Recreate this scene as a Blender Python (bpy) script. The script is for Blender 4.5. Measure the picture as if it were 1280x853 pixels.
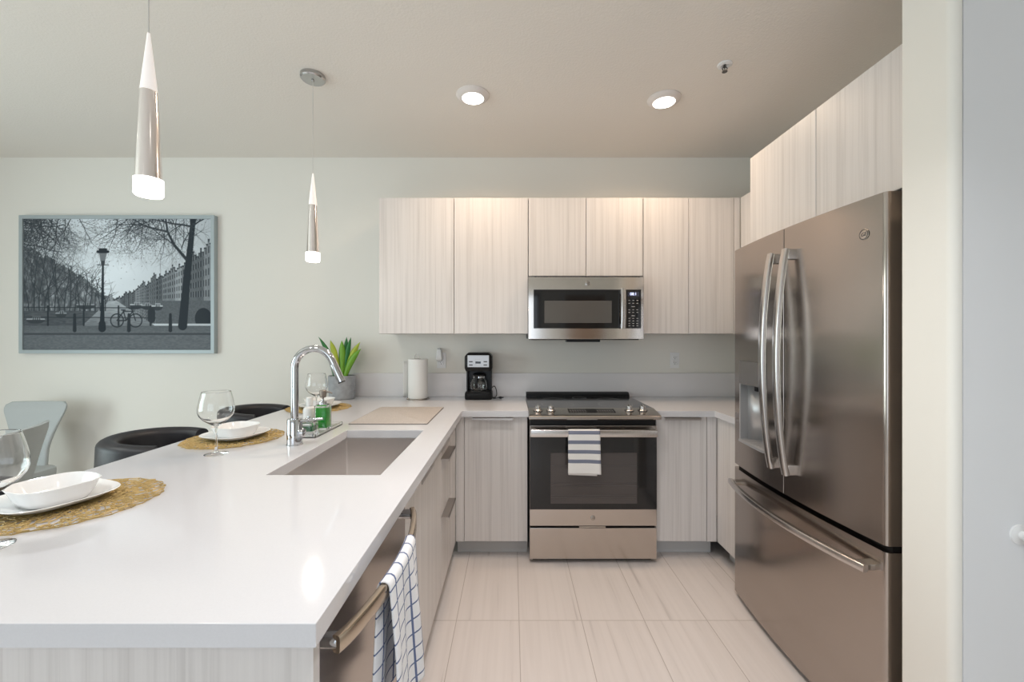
import bpy, bmesh, math, random
import numpy as np
from mathutils import Vector, Matrix

for o in list(bpy.data.objects):
    bpy.data.objects.remove(o)
SC = bpy.context.scene
COL = SC.collection
PI = math.pi

# ------------------------------------------------------------------ camera, world, light, exposure
CAMH = 1.353
cam_d = bpy.data.cameras.new('camera')
cam = bpy.data.objects.new('camera', cam_d)
COL.objects.link(cam)
cam.location = (0, 0, CAMH)
cam.rotation_euler = (PI / 2, 0, 0)
cam_d.sensor_width = 36
cam_d.lens = 525 * 36 / 1280
cam_d.shift_y = -2.5 / 1280
cam_d.clip_start = 0.05
SC.camera = cam

SC.view_settings.view_transform = 'Standard'
SC.view_settings.look = 'None'
SC.view_settings.gamma = 1
SC.view_settings.use_curve_mapping = False
SC.view_settings.exposure = 0.12

world = bpy.data.worlds.new('world')
SC.world = world
world.use_nodes = True
wb = world.node_tree.nodes['Background']
wb.inputs[0].default_value = (0.80, 0.90, 1.0, 1)
wb.inputs[1].default_value = 1.6


def area_light(name, loc, rot, sx, sy, power, col, shape='RECTANGLE', spread=PI):
    d = bpy.data.lights.new(name, 'AREA')
    d.shape = shape
    d.size = sx
    d.size_y = sy
    d.energy = power
    d.color = col
    d.spread = spread
    o = bpy.data.objects.new(name, d)
    o.location = loc
    o.rotation_euler = rot
    COL.objects.link(o)
    return o


# daylight entering through the glazed openings of the wall behind the camera and of the left wall
area_light('daylight_rear', (-1.35, -3.48, 1.25), (PI / 2, 0, 0), 3.3, 2.2, 18, (0.80, 0.90, 1.0))
area_light('daylight_left', (-4.48, 0.2, 1.35), (PI / 2, 0, -PI / 2), 2.4, 1.7, 48, (0.82, 1.0, 0.98))
WARM = (1.0, 0.75, 0.53)
DOWN = [  # ceiling lamps: x, y, watts, colour, label; the unseen ones are added fill
    (-0.223, 2.394, 6.2, WARM, 'round lit ceiling light on the left above the wall cabinets'),
    (0.881, 2.435, 6.2, WARM, 'round lit ceiling light on the right above the range'),
    (0.05, 1.50, 6.5, (1.0, 0.95, 0.92), 'added unseen round ceiling light that brightens the aisle'),
    (0.35, 0.25, 9.5, (0.96, 0.97, 1.0), 'added unseen round ceiling light for fill near the white door'),
    (-1.90, 0.60, 5.0, (0.93, 0.96, 1.0), 'added unseen round ceiling light for fill beyond the bar stools'),
    (-3.00, 1.30, 8, (0.94, 1.0, 0.98), 'added unseen round ceiling light for fill near the dining chairs'),
    (-1.20, -1.40, 5, (0.98, 0.98, 1.0), 'added unseen round ceiling light for fill behind the camera position'),
]
for x_, y_, w_, c_, l_ in DOWN:
    area_light('downlight', (x_, y_, 2.715), (0, 0, 0), 0.14, 0.14, w_, c_, 'DISK', 2.7 if y_ > 2 else 1.9)

# ------------------------------------------------------------------ material helpers


def mat_new(name):
    m = bpy.data.materials.new(name)
    m.use_nodes = True
    nt = m.node_tree
    return m, nt, nt.nodes['Principled BSDF']


def pmat(name, col, rough=0.5, metal=0.0, trans=0.0, ior=1.45, coat=0.0, emit=None, estr=0.0, spec=0.5, sheen=0.0,
         bump=None, var=None):
    """principled; bump = (scale, strength, distance); var = (scale, amount) gentle colour variation"""
    m, nt, b = mat_new(name)
    b.inputs['Base Color'].default_value = (*col, 1)
    b.inputs['Roughness'].default_value = rough
    b.inputs['Metallic'].default_value = metal
    b.inputs['Transmission Weight'].default_value = trans
    b.inputs['IOR'].default_value = ior
    b.inputs['Coat Weight'].default_value = coat
    b.inputs['Specular IOR Level'].default_value = spec
    b.inputs['Sheen Weight'].default_value = sheen
    if emit:
        b.inputs['Emission Color'].default_value = (*emit, 1)
        b.inputs['Emission Strength'].default_value = estr
    tc = None
    if bump or var:
        tc = nt.nodes.new('ShaderNodeTexCoord')
    if bump:
        n = nt.nodes.new('ShaderNodeTexNoise')
        n.inputs['Scale'].default_value = bump[0]
        n.inputs['Detail'].default_value = 3
        nt.links.new(tc.outputs['Object'], n.inputs['Vector'])
        bp = nt.nodes.new('ShaderNodeBump')
        bp.inputs['Strength'].default_value = bump[1]
        bp.inputs['Distance'].default_value = bump[2]
        nt.links.new(n.outputs['Fac'], bp.inputs['Height'])
        nt.links.new(bp.outputs['Normal'], b.inputs['Normal'])
    if var:
        n2 = nt.nodes.new('ShaderNodeTexNoise')
        n2.inputs['Scale'].default_value = var[0]
        n2.inputs['Detail'].default_value = 4
        nt.links.new(tc.outputs['Object'], n2.inputs['Vector'])
        r = nt.nodes.new('ShaderNodeValToRGB')
        a = var[1]
        r.color_ramp.elements[0].position = 0.3
        r.color_ramp.elements[1].position = 0.7
        r.color_ramp.elements[0].color = (*[c * (1 - a) for c in col], 1)
        r.color_ramp.elements[1].color = (*[min(1, c * (1 + a)) for c in col], 1)
        nt.links.new(n2.outputs['Fac'], r.inputs['Fac'])
        nt.links.new(r.outputs['Color'], b.inputs['Base Color'])
    return m


def streak_mat(name, c_dark, c_mid, c_light, scale, rough):
    """laminate / vein pattern stretched along one axis (scale per axis)"""
    m, nt, b = mat_new(name)
    tc = nt.nodes.new('ShaderNodeTexCoord')
    mp = nt.nodes.new('ShaderNodeMapping')
    mp.inputs['Scale'].default_value = scale
    nt.links.new(tc.outputs['Object'], mp.inputs['Vector'])
    n1 = nt.nodes.new('ShaderNodeTexNoise')
    n1.inputs['Scale'].default_value = 1.0
    n1.inputs['Detail'].default_value = 5
    n1.inputs['Roughness'].default_value = 0.65
    n1.inputs['Distortion'].default_value = 0.25
    nt.links.new(mp.outputs['Vector'], n1.inputs['Vector'])
    r = nt.nodes.new('ShaderNodeValToRGB')
    e = r.color_ramp.elements
    e[0].position = 0.30
    e[0].color = (*c_dark, 1)
    e[1].position = 0.72
    e[1].color = (*c_light, 1)
    k = e.new(0.5)
    k.color = (*c_mid, 1)
    nt.links.new(n1.outputs['Fac'], r.inputs['Fac'])
    nt.links.new(r.outputs['Color'], b.inputs['Base Color'])
    b.inputs['Roughness'].default_value = rough
    return m


M = {}
M['wall'] = pmat('wall_paint', (0.80, 0.775, 0.72), 0.75, bump=(220, 0.08, 0.002))
M['ceiling'] = pmat('ceiling_paint', (0.80, 0.755, 0.70), 0.9, bump=(90, 0.35, 0.004))
M['door_white'] = pmat('door_paint', (0.77, 0.78, 0.80), 0.45)
M['laminate'] = streak_mat('striped_laminate', (0.58, 0.55, 0.535), (0.685, 0.655, 0.64), (0.73, 0.70, 0.685),
                           (50, 50, 0.8), 0.42)
M['toekick'] = pmat('toe_kick_laminate', (0.55, 0.55, 0.55), 0.5)
M['cab_dark'] = pmat('cabinet_inside', (0.30, 0.27, 0.25), 0.7)
M['quartz'] = pmat('white_quartz', (0.64, 0.64, 0.665), 0.09, var=(300, 0.015))
M['splash'] = pmat('grey_quartz', (0.80, 0.77, 0.775), 0.25)
M['chrome'] = pmat('chrome', (0.58, 0.59, 0.61), 0.06, 1.0)
M['nickel'] = pmat('brushed_nickel', (0.50, 0.46, 0.42), 0.25, 1.0)
M['pump_metal'] = pmat('pump_metal', (0.33, 0.285, 0.25), 0.38, 1.0)
M['display_black'] = pmat('display_black', (0.008, 0.008, 0.009), 0.45, spec=0.2)
M['pull'] = pmat('pull_metal', (0.50, 0.47, 0.45), 0.35, 1.0)
M['black'] = pmat('black_plastic', (0.009, 0.009, 0.010), 0.3, spec=0.3)
M['black_gloss'] = pmat('black_glass', (0.012, 0.012, 0.013), 0.06, spec=0.6)
M['cooktop'] = pmat('cooktop_glass', (0.03, 0.029, 0.028), 0.12, spec=0.9)
M['darkgrey'] = pmat('dark_grey_enamel', (0.07, 0.065, 0.065), 0.4)
M['ovenwin'] = pmat('oven_window', (0.07, 0.06, 0.058), 0.08, spec=0.6)
M['micwin'] = pmat('microwave_window', (0.10, 0.095, 0.09), 0.10, spec=0.6)
M['white_plastic'] = pmat('white_plastic', (0.82, 0.82, 0.82), 0.35)
M['china'] = pmat('white_china', (0.88, 0.88, 0.88), 0.12, coat=0.3)
M['glass'] = pmat('clear_glass', (1, 1, 1), 0.0, trans=1.0, ior=1.45)
M['green_liquid'] = pmat('green_soap', (0.0, 0.40, 0.008), 0.2, trans=0.0, ior=1.36)
M['jar_liquid'] = pmat('dark_green_soap', (0.04, 0.25, 0.10), 0.08, trans=0.4, ior=1.36)
M['gold'] = pmat('gold_vinyl', (0.50, 0.36, 0.15), 0.45, 0.35)
M['paper'] = pmat('white_paper', (0.86, 0.85, 0.83), 0.9, bump=(350, 0.25, 0.002))
M['leather'] = pmat('black_leather', (0.022, 0.021, 0.025), 0.42, bump=(180, 0.15, 0.001))
M['chair'] = pmat('grey_upholstery', (0.42, 0.44, 0.44), 0.6, bump=(300, 0.12, 0.001))
M['pot'] = pmat('grey_stone_pot', (0.36, 0.37, 0.39), 0.6, bump=(45, 0.35, 0.006), var=(25, 0.15))
M['soil'] = pmat('dark_soil', (0.06, 0.045, 0.03), 0.9)
M['leaf_dark'] = pmat('leaf_dark_green', (0.02, 0.16, 0.03), 0.4)
M['leaf_mid'] = pmat('leaf_green', (0.16, 0.36, 0.025), 0.4)
M['leaf_light'] = pmat('leaf_yellow_green', (0.38, 0.45, 0.04), 0.4)
M['mat_fabric'] = pmat('drying_mat_fabric', (0.47, 0.43, 0.40), 0.95, bump=(400, 0.5, 0.002), var=(260, 0.18))
M['mat_edge'] = pmat('drying_mat_edge', (0.22, 0.21, 0.20), 0.9)
M['frame'] = pmat('picture_frame_aluminium', (0.40, 0.455, 0.475), 0.5, 0.25)
M['canopy'] = pmat('canopy_metal', (0.48, 0.48, 0.48), 0.22, 1.0)
M['pendant_metal'] = pmat('pendant_metal', (0.90, 0.86, 0.85), 0.14, 1.0)
M['acrylic'] = pmat('lit_acrylic', (0.9, 0.86, 0.84), 0.3, emit=(1.0, 0.93, 0.89), estr=0.35)
M['acrylic_hot'] = pmat('lit_acrylic_end', (0.95, 0.93, 0.92), 0.3, emit=(1.0, 0.96, 0.92), estr=4.0)
M['lens'] = pmat('lamp_lens', (0.95, 0.93, 0.9), 0.4, emit=(1.0, 0.96, 0.88), estr=6)
M['lamp_trim'] = pmat('lamp_trim', (0.78, 0.73, 0.70), 0.5)
M['clock'] = pmat('clock_digits', (0.6, 0.65, 0.9), 0.4, emit=(0.65, 0.72, 1.0), estr=1.6)
M['clock_bg'] = pmat('clock_window', (0.05, 0.055, 0.09), 0.2)
M['print_white'] = pmat('button_print', (0.42, 0.42, 0.42), 0.5)
M['cable'] = pmat('pendant_cable', (0.62, 0.60, 0.58), 0.4)
M['disp_grey'] = pmat('dispenser_grey', (0.20, 0.19, 0.185), 0.25, 0.5)
M['silver'] = pmat('silver_plastic', (0.50, 0.50, 0.51), 0.36, 0.6)
M['window_glass'] = pmat('window_pane', (1, 1, 1), 0.0, trans=1.0, ior=1.01)


def steel_mat(name, col, rough, axis):
    """brushed stainless: fine noise stretched along an axis modulates the roughness and a very slight bump"""
    m, nt, b = mat_new(name)
    b.inputs['Base Color'].default_value = (*col, 1)
    b.inputs['Metallic'].default_value = 1
    tc = nt.nodes.new('ShaderNodeTexCoord')
    mp = nt.nodes.new('ShaderNodeMapping')
    mp.inputs['Scale'].default_value = axis
    n = nt.nodes.new('ShaderNodeTexNoise')
    n.inputs['Scale'].default_value = 1
    n.inputs['Detail'].default_value = 3
    nt.links.new(tc.outputs['Object'], mp.inputs['Vector'])
    nt.links.new(mp.outputs['Vector'], n.inputs['Vector'])
    mr = nt.nodes.new('ShaderNodeMapRange')
    mr.inputs['To Min'].default_value = rough * 0.8
    mr.inputs['To Max'].default_value = rough * 1.2
    nt.links.new(n.outputs['Fac'], mr.inputs['Value'])
    nt.links.new(mr.outputs['Result'], b.inputs['Roughness'])
    bp = nt.nodes.new('ShaderNodeBump')
    bp.inputs['Strength'].default_value = 0.02
    bp.inputs['Distance'].default_value = 0.001
    nt.links.new(n.outputs['Fac'], bp.inputs['Height'])
    nt.links.new(bp.outputs['Normal'], b.inputs['Normal'])
    b.inputs['Anisotropic'].default_value = 0.65
    tg = nt.nodes.new('ShaderNodeTangent')
    tg.direction_type = 'RADIAL'
    tg.axis = 'Z'
    nt.links.new(tg.outputs[0], b.inputs['Tangent'])
    return m


M['steel'] = steel_mat('stainless_steel', (0.53, 0.485, 0.45), 0.17, (3, 3, 400))
M['mw_steel'] = steel_mat('microwave_stainless', (0.74, 0.69, 0.65), 0.11, (3, 3, 400))
M['fridge_steel'] = steel_mat('fridge_stainless', (0.43, 0.38, 0.345), 0.19, (400, 400, 3))
M['handle_steel'] = pmat('handle_stainless', (0.62, 0.59, 0.57), 0.22, 1.0)
M['dw_handle'] = pmat('dishwasher_handle_metal', (0.55, 0.47, 0.38), 0.25, 1.0)
M['sink_steel'] = steel_mat('sink_stainless', (0.80, 0.77, 0.755), 0.40, (3, 3, 300))


def floor_material():
    m, nt, b = mat_new('floor_tile')
    N, L = nt.nodes, nt.links
    tc = N.new('ShaderNodeTexCoord')
    sp = N.new('ShaderNodeSeparateXYZ')
    L.new(tc.outputs['Object'], sp.inputs[0])

    def ma(op, a, bv=None):
        n = N.new('ShaderNodeMath')
        n.operation = op
        for i, v in enumerate((a, bv)):
            if v is None:
                continue
            if isinstance(v, (int, float)):
                n.inputs[i].default_value = v
            else:
                L.new(v, n.inputs[i])
        return n.outputs[0]
    TX, TY = 0.301, 0.601
    u = ma('DIVIDE', ma('SUBTRACT', sp.outputs['X'], 0.034), TX)
    v = ma('DIVIDE', ma('SUBTRACT', sp.outputs['Y'], 2.018), TY)
    fu = ma('MULTIPLY', ma('ABSOLUTE', ma('SUBTRACT', u, ma('ROUND', u))), TX)
    fv = ma('MULTIPLY', ma('ABSOLUTE', ma('SUBTRACT', v, ma('ROUND', v))), TY)
    gap = ma('LESS_THAN', ma('MINIMUM', fu, fv), 0.0017)
    # per-tile offset for the veins
    cb = N.new('ShaderNodeCombineXYZ')
    L.new(ma('FLOOR', u), cb.inputs[0])
    L.new(ma('FLOOR', v), cb.inputs[1])
    wn = N.new('ShaderNodeTexWhiteNoise')
    wn.noise_dimensions = '2D'
    L.new(cb.outputs[0], wn.inputs['Vector'])
    mp = N.new('ShaderNodeMapping')
    mp.inputs['Scale'].default_value = (38, 1.3, 1)
    L.new(tc.outputs['Object'], mp.inputs['Vector'])
    add = N.new('ShaderNodeVectorMath')
    add.operation = 'MULTIPLY_ADD'
    L.new(wn.outputs['Color'], add.inputs[0])
    add.inputs[1].default_value = (30, 30, 30)
    L.new(mp.outputs[0], add.inputs[2])
    n1 = N.new('ShaderNodeTexNoise')
    n1.inputs['Scale'].default_value = 1
    n1.inputs['Detail'].default_value = 4
    n1.inputs['Distortion'].default_value = 0.3
    L.new(add.outputs[0], n1.inputs['Vector'])
    r = N.new('ShaderNodeValToRGB')
    e = r.color_ramp.elements
    e[0].position = 0.24
    e[0].color = (0.49, 0.445, 0.425, 1)
    e[1].position = 0.60
    e[1].color = (0.665, 0.615, 0.59, 1)
    k = e.new(0.36)
    k.color = (0.63, 0.58, 0.555, 1)
    L.new(n1.outputs['Fac'], r.inputs['Fac'])
    mx = N.new('ShaderNodeMix')
    mx.data_type = 'RGBA'
    L.new(gap, mx.inputs['Factor'])
    L.new(r.outputs['Color'], mx.inputs['A'])
    mx.inputs['B'].default_value = (0.40, 0.35, 0.315, 1)
    L.new(mx.outputs['Result'], b.inputs['Base Color'])
    b.inputs['Roughness'].default_value = 0.28
    return m


M['floor'] = floor_material()


def stripe_cloth(name, base, stripe, mode):
    m, nt, b = mat_new(name)
    N, L = nt.nodes, nt.links
    uv = N.new('ShaderNodeUVMap')
    sp = N.new('ShaderNodeSeparateXYZ')
    L.new(uv.outputs[0], sp.inputs[0])

    def ma(op, a, bv=None):
        n = N.new('ShaderNodeMath')
        n.operation = op
        for i, v in enumerate((a, bv)):
            if v is None:
                continue
            if isinstance(v, (int, float)):
                n.inputs[i].default_value = v
            else:
                L.new(v, n.inputs[i])
        return n.outputs[0]
    if mode == 'stripe':          # uv in metres, v measured down from the fold
        f = ma('FRACT', ma('DIVIDE', ma('ADD', sp.outputs['Y'], 0.022), 0.0555))
        s = ma('MULTIPLY', ma('GREATER_THAN', f, 0.62), ma('LESS_THAN', sp.outputs['Y'], 0.215))
    else:                         # window check
        f = ma('FRACT', ma('DIVIDE', ma('ADD', sp.outputs['X'], 0.019), 0.046))
        g = ma('FRACT', ma('DIVIDE', ma('ADD', sp.outputs['Y'], 0.01), 0.036))
        s1 = ma('LESS_THAN', f, 0.12)
        s2 = ma('LESS_THAN', g, 0.11)
        s = ma('MAXIMUM', s1, s2)
    mx = N.new('ShaderNodeMix')
    mx.data_type = 'RGBA'
    L.new(s, mx.inputs['Factor'])
    mx.inputs['A'].default_value = (*base, 1)
    mx.inputs['B'].default_value = (*stripe, 1)
    L.new(mx.outputs['Result'], b.inputs['Base Color'])
    b.inputs['Roughness'].default_value = 0.9
    n = N.new('ShaderNodeTexNoise')
    n.inputs['Scale'].default_value = 500
    bp = N.new('ShaderNodeBump')
    bp.inputs['Strength'].default_value = 0.3
    bp.inputs['Distance'].default_value = 0.001
    tc = N.new('ShaderNodeTexCoord')
    L.new(tc.outputs['Object'], n.inputs['Vector'])
    L.new(n.outputs['Fac'], bp.inputs['Height'])
    L.new(bp.outputs['Normal'], b.inputs['Normal'])
    return m


M['towel_stripe'] = stripe_cloth('striped_towel', (0.80, 0.79, 0.77), (0.19, 0.21, 0.28), 'stripe')
M['towel_check'] = stripe_cloth('checked_towel', (0.82, 0.83, 0.86), (0.12, 0.16, 0.30), 'check')

# ------------------------------------------------------------------ geometry helpers
ORG = {}


class B:
    """collects geometry in world (or local) coordinates and links it as one mesh object"""

    def __init__(s):
        s.bm = bmesh.new()
        s.hard = False

    def _merge(s, t):
        me = bpy.data.meshes.new('tmp')
        t.to_mesh(me)
        t.free()
        s.bm.from_mesh(me)
        bpy.data.meshes.remove(me)
        return s

    def box(s, x0, x1, y0, y1, z0, z1, bev=0.0, seg=2, rot=None):
        s.hard = True
        t = bmesh.new()
        bmesh.ops.create_cube(t, size=1)
        c = Vector(((x0 + x1) / 2, (y0 + y1) / 2, (z0 + z1) / 2))
        for v in t.verts:
            v.co = Vector((v.co.x * (x1 - x0), v.co.y * (y1 - y0), v.co.z * (z1 - z0)))
        if bev > 0:
            bmesh.ops.bevel(t, geom=list(t.edges), offset=bev, segments=seg, profile=0.5, affect='EDGES')
        for v in t.verts:
            if rot is not None:
                v.co = rot @ v.co
            v.co += c
        return s._merge(t)

    def lathe(s, prof, c=(0, 0, 0), seg=32, shape=None, axis='Z', sy=1.0):
        """prof: list of (r, z); r == 0 closes on the axis"""
        bm = s.bm
        c = Vector(c)
        rings = []
        for r, z in prof:
            if r <= 1e-7:
                rings.append([bm.verts.new(c + s._ax(0, 0, z, axis))])
            else:
                ring = []
                for i in range(seg):
                    a = 2 * PI * i / seg
                    k = shape(a) if shape else 1.0
                    ring.append(bm.verts.new(c + s._ax(r * k * math.cos(a), r * k * math.sin(a) * sy, z, axis)))
                rings.append(ring)
        for p, q in zip(rings[:-1], rings[1:]):
            for i in range(seg):
                j = (i + 1) % seg
                if len(p) == 1 and len(q) == 1:
                    break
                if len(p) == 1:
                    bm.faces.new((p[0], q[j], q[i]))
                elif len(q) == 1:
                    bm.faces.new((p[i], p[j], q[0]))
                else:
                    bm.faces.new((p[i], p[j], q[j], q[i]))
        return s

    @staticmethod
    def _ax(x, y, z, axis):
        if axis == 'Z':
            return Vector((x, y, z))
        if axis == 'Y':                 # lathe axis points to -Y
            return Vector((x, -z, y))
        return Vector((-z, y, x))       # axis points to -X

    def cyl(s, r, p0, p1, seg=20, r1=None):
        return s.tube([p0, p1], [r, r if r1 is None else r1], seg)

    def tube(s, pts, rad, seg=14, caps=True, flat=None, up=None):
        """sweep a circle (or ellipse / rounded bar with flat=(a,b)) along a path"""
        bm = s.bm
        P = [Vector(p) for p in pts]
        n = len(P)
        R = rad if isinstance(rad, (list, tuple)) else [rad] * n
        T = []
        for i in range(n):
            a = P[max(0, i - 1)]
            b = P[min(n - 1, i + 1)]
            T.append((b - a).normalized())
        u = Vector(up) if up else (Vector((0, 0, 1)) if abs(T[0].z) < 0.9 else Vector((1, 0, 0)))
        u = (u - T[0] * u.dot(T[0])).normalized()
        rings = []
        for i in range(n):
            u = (u - T[i] * u.dot(T[i])).normalized()
            w = T[i].cross(u)
            ring = []
            for k in range(seg):
                a = 2 * PI * k / seg
                ca, sa = math.cos(a), math.sin(a)
                if flat:
                    e = 0.45
                    ca = math.copysign(abs(ca) ** e, ca) * flat[0]
                    sa = math.copysign(abs(sa) ** e, sa) * flat[1]
                ring.append(bm.verts.new(P[i] + (u * ca + w * sa) * R[i]))
            rings.append(ring)
        for p, q in zip(rings[:-1], rings[1:]):
            for k in range(seg):
                j = (k + 1) % seg
                bm.faces.new((p[k], p[j], q[j], q[k]))
        if caps:
            bm.faces.new(list(reversed(rings[0])))
            bm.faces.new(rings[-1])
        return s

    def prism(s, poly, axis, lo, hi):
        """extrude a 2-D polygon: axis Z -> (x,y), X -> (y,z), Y -> (x,z)"""
        s.hard = True
        bm = s.bm

        def mk(a, b, t):
            return {'Z': (a, b, t), 'X': (t, a, b), 'Y': (a, t, b)}[axis]
        A = [bm.verts.new(mk(a, b, lo)) for a, b in poly]
        C = [bm.verts.new(mk(a, b, hi)) for a, b in poly]
        n = len(poly)
        for i in range(n):
            j = (i + 1) % n
            bm.faces.new((A[i], A[j], C[j], C[i]))
        bm.faces.new(list(reversed(A)))
        bm.faces.new(C)
        return s

    def loft(s, rings, caps=True):
        bm = s.bm
        V = [[bm.verts.new(p) for p in r] for r in rings]
        n = len(V[0])
        for p, q in zip(V[:-1], V[1:]):
            for k in range(n):
                j = (k + 1) % n
                bm.faces.new((p[k], p[j], q[j], q[k]))
        if caps:
            bm.faces.new(list(reversed(V[0])))
            bm.faces.new(V[-1])
        return s

    def grid(s, f, nu, nv, uv=None):
        bm = s.bm
        V = [[bm.verts.new(f(i / nu, j / nv)) for i in range(nu + 1)] for j in range(nv + 1)]
        lay = bm.loops.layers.uv.verify() if uv else None
        for j in range(nv):
            for i in range(nu):
                fc = bm.faces.new((V[j][i], V[j][i + 1], V[j + 1][i + 1], V[j + 1][i]))
                if uv:
                    for lp, (a, b) in zip(fc.loops, ((i, j), (i + 1, j), (i + 1, j + 1), (i, j + 1))):
                        lp[lay].uv = uv(a / nu, b / nv)
        return s

    def build(s, name, mat, parent=None, local=False, smooth=35, recalc=True):
        bm = s.bm
        if recalc:
            bmesh.ops.recalc_face_normals(bm, faces=list(bm.faces))
        org = Vector((0, 0, 0))
        if parent is not None and not local:
            org = ORG[parent.name]
            for v in bm.verts:
                v.co -= org
        me = bpy.data.meshes.new(name)
        bm.to_mesh(me)
        bm.free()
        if smooth:
            me.polygons.foreach_set('use_smooth', [True] * len(me.polygons))
            me.set_sharp_from_angle(angle=math.radians(smooth))
        me.materials.append(mat)
        o = bpy.data.objects.new(name, me)
        COL.objects.link(o)
        if s.hard and smooth:
            wn_ = o.modifiers.new('weighted_normal', 'WEIGHTED_NORMAL')
            wn_.weight = 100
            wn_.keep_sharp = True
        if parent is not None:
            o.parent = parent
        ORG[o.name] = org
        return o


def tag(o, label, cat, group=None):
    o['label'] = label
    o['category'] = cat
    if group:
        o['group'] = group
    return o


def thing(name, label, cat, loc=(0, 0, 0), rotz=0.0, group=None):
    o = bpy.data.objects.new(name, None)
    o.empty_display_size = 0.05
    COL.objects.link(o)
    o.location = loc
    o.rotation_euler = (0, 0, rotz)
    ORG[o.name] = Vector(loc)
    return tag(o, label, cat, group)


def struct(o):
    o['kind'] = 'structure'
    return o


def copy_tree(o, parent=None):
    c = o.copy()
    COL.objects.link(c)
    if parent is not None:
        c.parent = parent
    for ch in list(o.children):
        copy_tree(ch, c)
    return c


def add_mod(o, kind, **kw):
    md = o.modifiers.new(kind.lower(), kind)
    for k, v in kw.items():
        setattr(md, k, v)
    return o


def text_mesh(name, s, size, mat, parent, loc, rot, depth=0.0006, shear=0.0):
    """lettering as real thin geometry; converted to a mesh"""
    cu = bpy.data.curves.new(name, 'FONT')
    cu.body = s
    cu.size = size
    cu.extrude = depth
    cu.shear = shear
    cu.align_x = 'CENTER'
    cu.align_y = 'CENTER'
    t = bpy.data.objects.new('tmp_text', cu)
    COL.objects.link(t)
    bpy.context.view_layer.update()
    me = bpy.data.meshes.new_from_object(t)
    bpy.data.objects.remove(t)
    me.name = name
    me.materials.clear()
    me.materials.append(mat)
    o = bpy.data.objects.new(name, me)
    COL.objects.link(o)
    if parent is not None:
        o.parent = parent
        loc = Vector(loc) - ORG[parent.name]
    o.location = loc
    o.rotation_euler = rot
    ORG[o.name] = Vector((0, 0, 0))
    return o


# ------------------------------------------------------------------ the setting
YB = 3.22       # back wall
XR = 1.875      # right wall
XL = -4.55      # left wall
YF = -3.55      # wall behind the camera
ZC = 2.745      # ceiling
ZT = 0.914      # worktop height

struct(B().box(XL - 0.1, 2.6, YF - 0.1, YB + 0.1, -0.1, 0).build('floor', M['floor']))
struct(B().box(XL - 0.1, 2.6, YF - 0.1, YB + 0.1, ZC, ZC + 0.1).build('ceiling', M['ceiling']))
struct(B().box(XL - 0.1, 2.6, YB, YB + 0.1, 0, ZC).build('wall_back', M['wall']))
struct(B().box(XR, XR + 0.1, 1.24, YB, 0, ZC).build('wall_right', M['wall']))
# left wall with a window opening
wl = B()
wl.box(XL - 0.1, XL, YF, -1.0, 0, ZC).box(XL - 0.1, XL, 1.4, YB, 0, ZC)
wl.box(XL - 0.1, XL, -1.0, 1.4, 0, 0.5).box(XL - 0.1, XL, -1.0, 1.4, 2.2, ZC)
struct(wl.build('wall_left', M['wall']))
# wall behind the camera with a wide glazed opening
wf = B()
wf.box(XL, -3.0, YF - 0.1, YF, 0, ZC).box(0.62, 2.5, YF - 0.1, YF, 0, ZC).box(-3.0, 0.62, YF - 0.1, YF, 2.35, ZC)
wf.box(-3.0, 0.62, YF - 0.1, YF, 0, 0.15)
struct(wf.build('wall_front', M['wall']))
# partition beside the refrigerator, rounded drywall corners, with a door in its face
px0, py0, py1, rr = 1.145, 1.09, 1.236, 0.02
poly = []
for i in range(7):
    a = PI + (PI / 2) * i / 6
    poly.append((px0 + rr + rr * math.cos(a), py0 + rr + rr * math.sin(a)))
poly += [(1.1685, py0), (1.1685, 1.132), (2.5, 1.132), (2.5, py1)]
for i in range(5):
    a = PI / 2 + (PI / 2) * i / 4
    poly.append((px0 + 0.006 + 0.006 * math.cos(a), py1 - 0.006 + 0.006 * math.sin(a)))
wp = B().prism(poly, 'Z', 0, ZC)
wp.box(1.1685, 2.5, py0, 1.132, 2.46, ZC)
wp.box(1.96, 2.5, py0, 1.132, 0, 2.46)
struct(wp.build('wall_partition', M['wall']))
struct(B().box(2.5, 2.6, YF, 1.236, 0, ZC).build('wall_east', M['wall']))
door = B().box(1.1725, 1.955, 1.091, 1.128, 0.008, 2.455, 0.003).build('door_1', M['door_white'])
struct(door)
kb = B()
kb.lathe([(0, 0), (0.026, 0), (0.026, 0.004), (0.012, 0.008), (0.010, 0.018), (0.020, 0.024), (0.028, 0.034),
          (0.0285, 0.042), (0.024, 0.050), (0.012, 0.055), (0, 0.056)], (1.318, 1.091, 0.846), 28, axis='Y')
knob = kb.build('door_knob', M['white_plastic'], door)
# windows behind the camera and at the left
w1 = B()
for a, b_ in ((-3.0, -2.93), (-1.80, -1.72), (-0.60, -0.52), (0.55, 0.62)):
    w1.box(a, b_, YF - 0.09, YF - 0.03, 0.15, 2.35)
w1.box(-3.0, 0.62, YF - 0.09, YF - 0.03, 0.15, 0.21).box(-3.0, 0.62, YF - 0.09, YF - 0.03, 2.29, 2.35)
struct(w1.build('window_1', M['darkgrey']))
M['wood'] = streak_mat('brown_wood', (0.16, 0.075, 0.03), (0.26, 0.13, 0.055), (0.33, 0.18, 0.08), (30, 30, 1.2), 0.4)
d2 = B().box(1.15, 2.0, YF + 0.001, YF + 0.04, 0.01, 2.3, 0.004)  # unseen door, added so the steel has something brown to reflect
d2o = struct(d2.build('added_reflection_door', M['wood']))
B().lathe([(0, 0), (0.025, 0), (0.025, -0.006), (0.01, -0.01), (0.01, -0.03), (0.027, -0.045), (0.02, -0.06), (0, -0.062)], (1.22, YF + 0.041, 0.95), 20, axis='Y').build('door_knob', M['nickel'], d2o)
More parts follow.
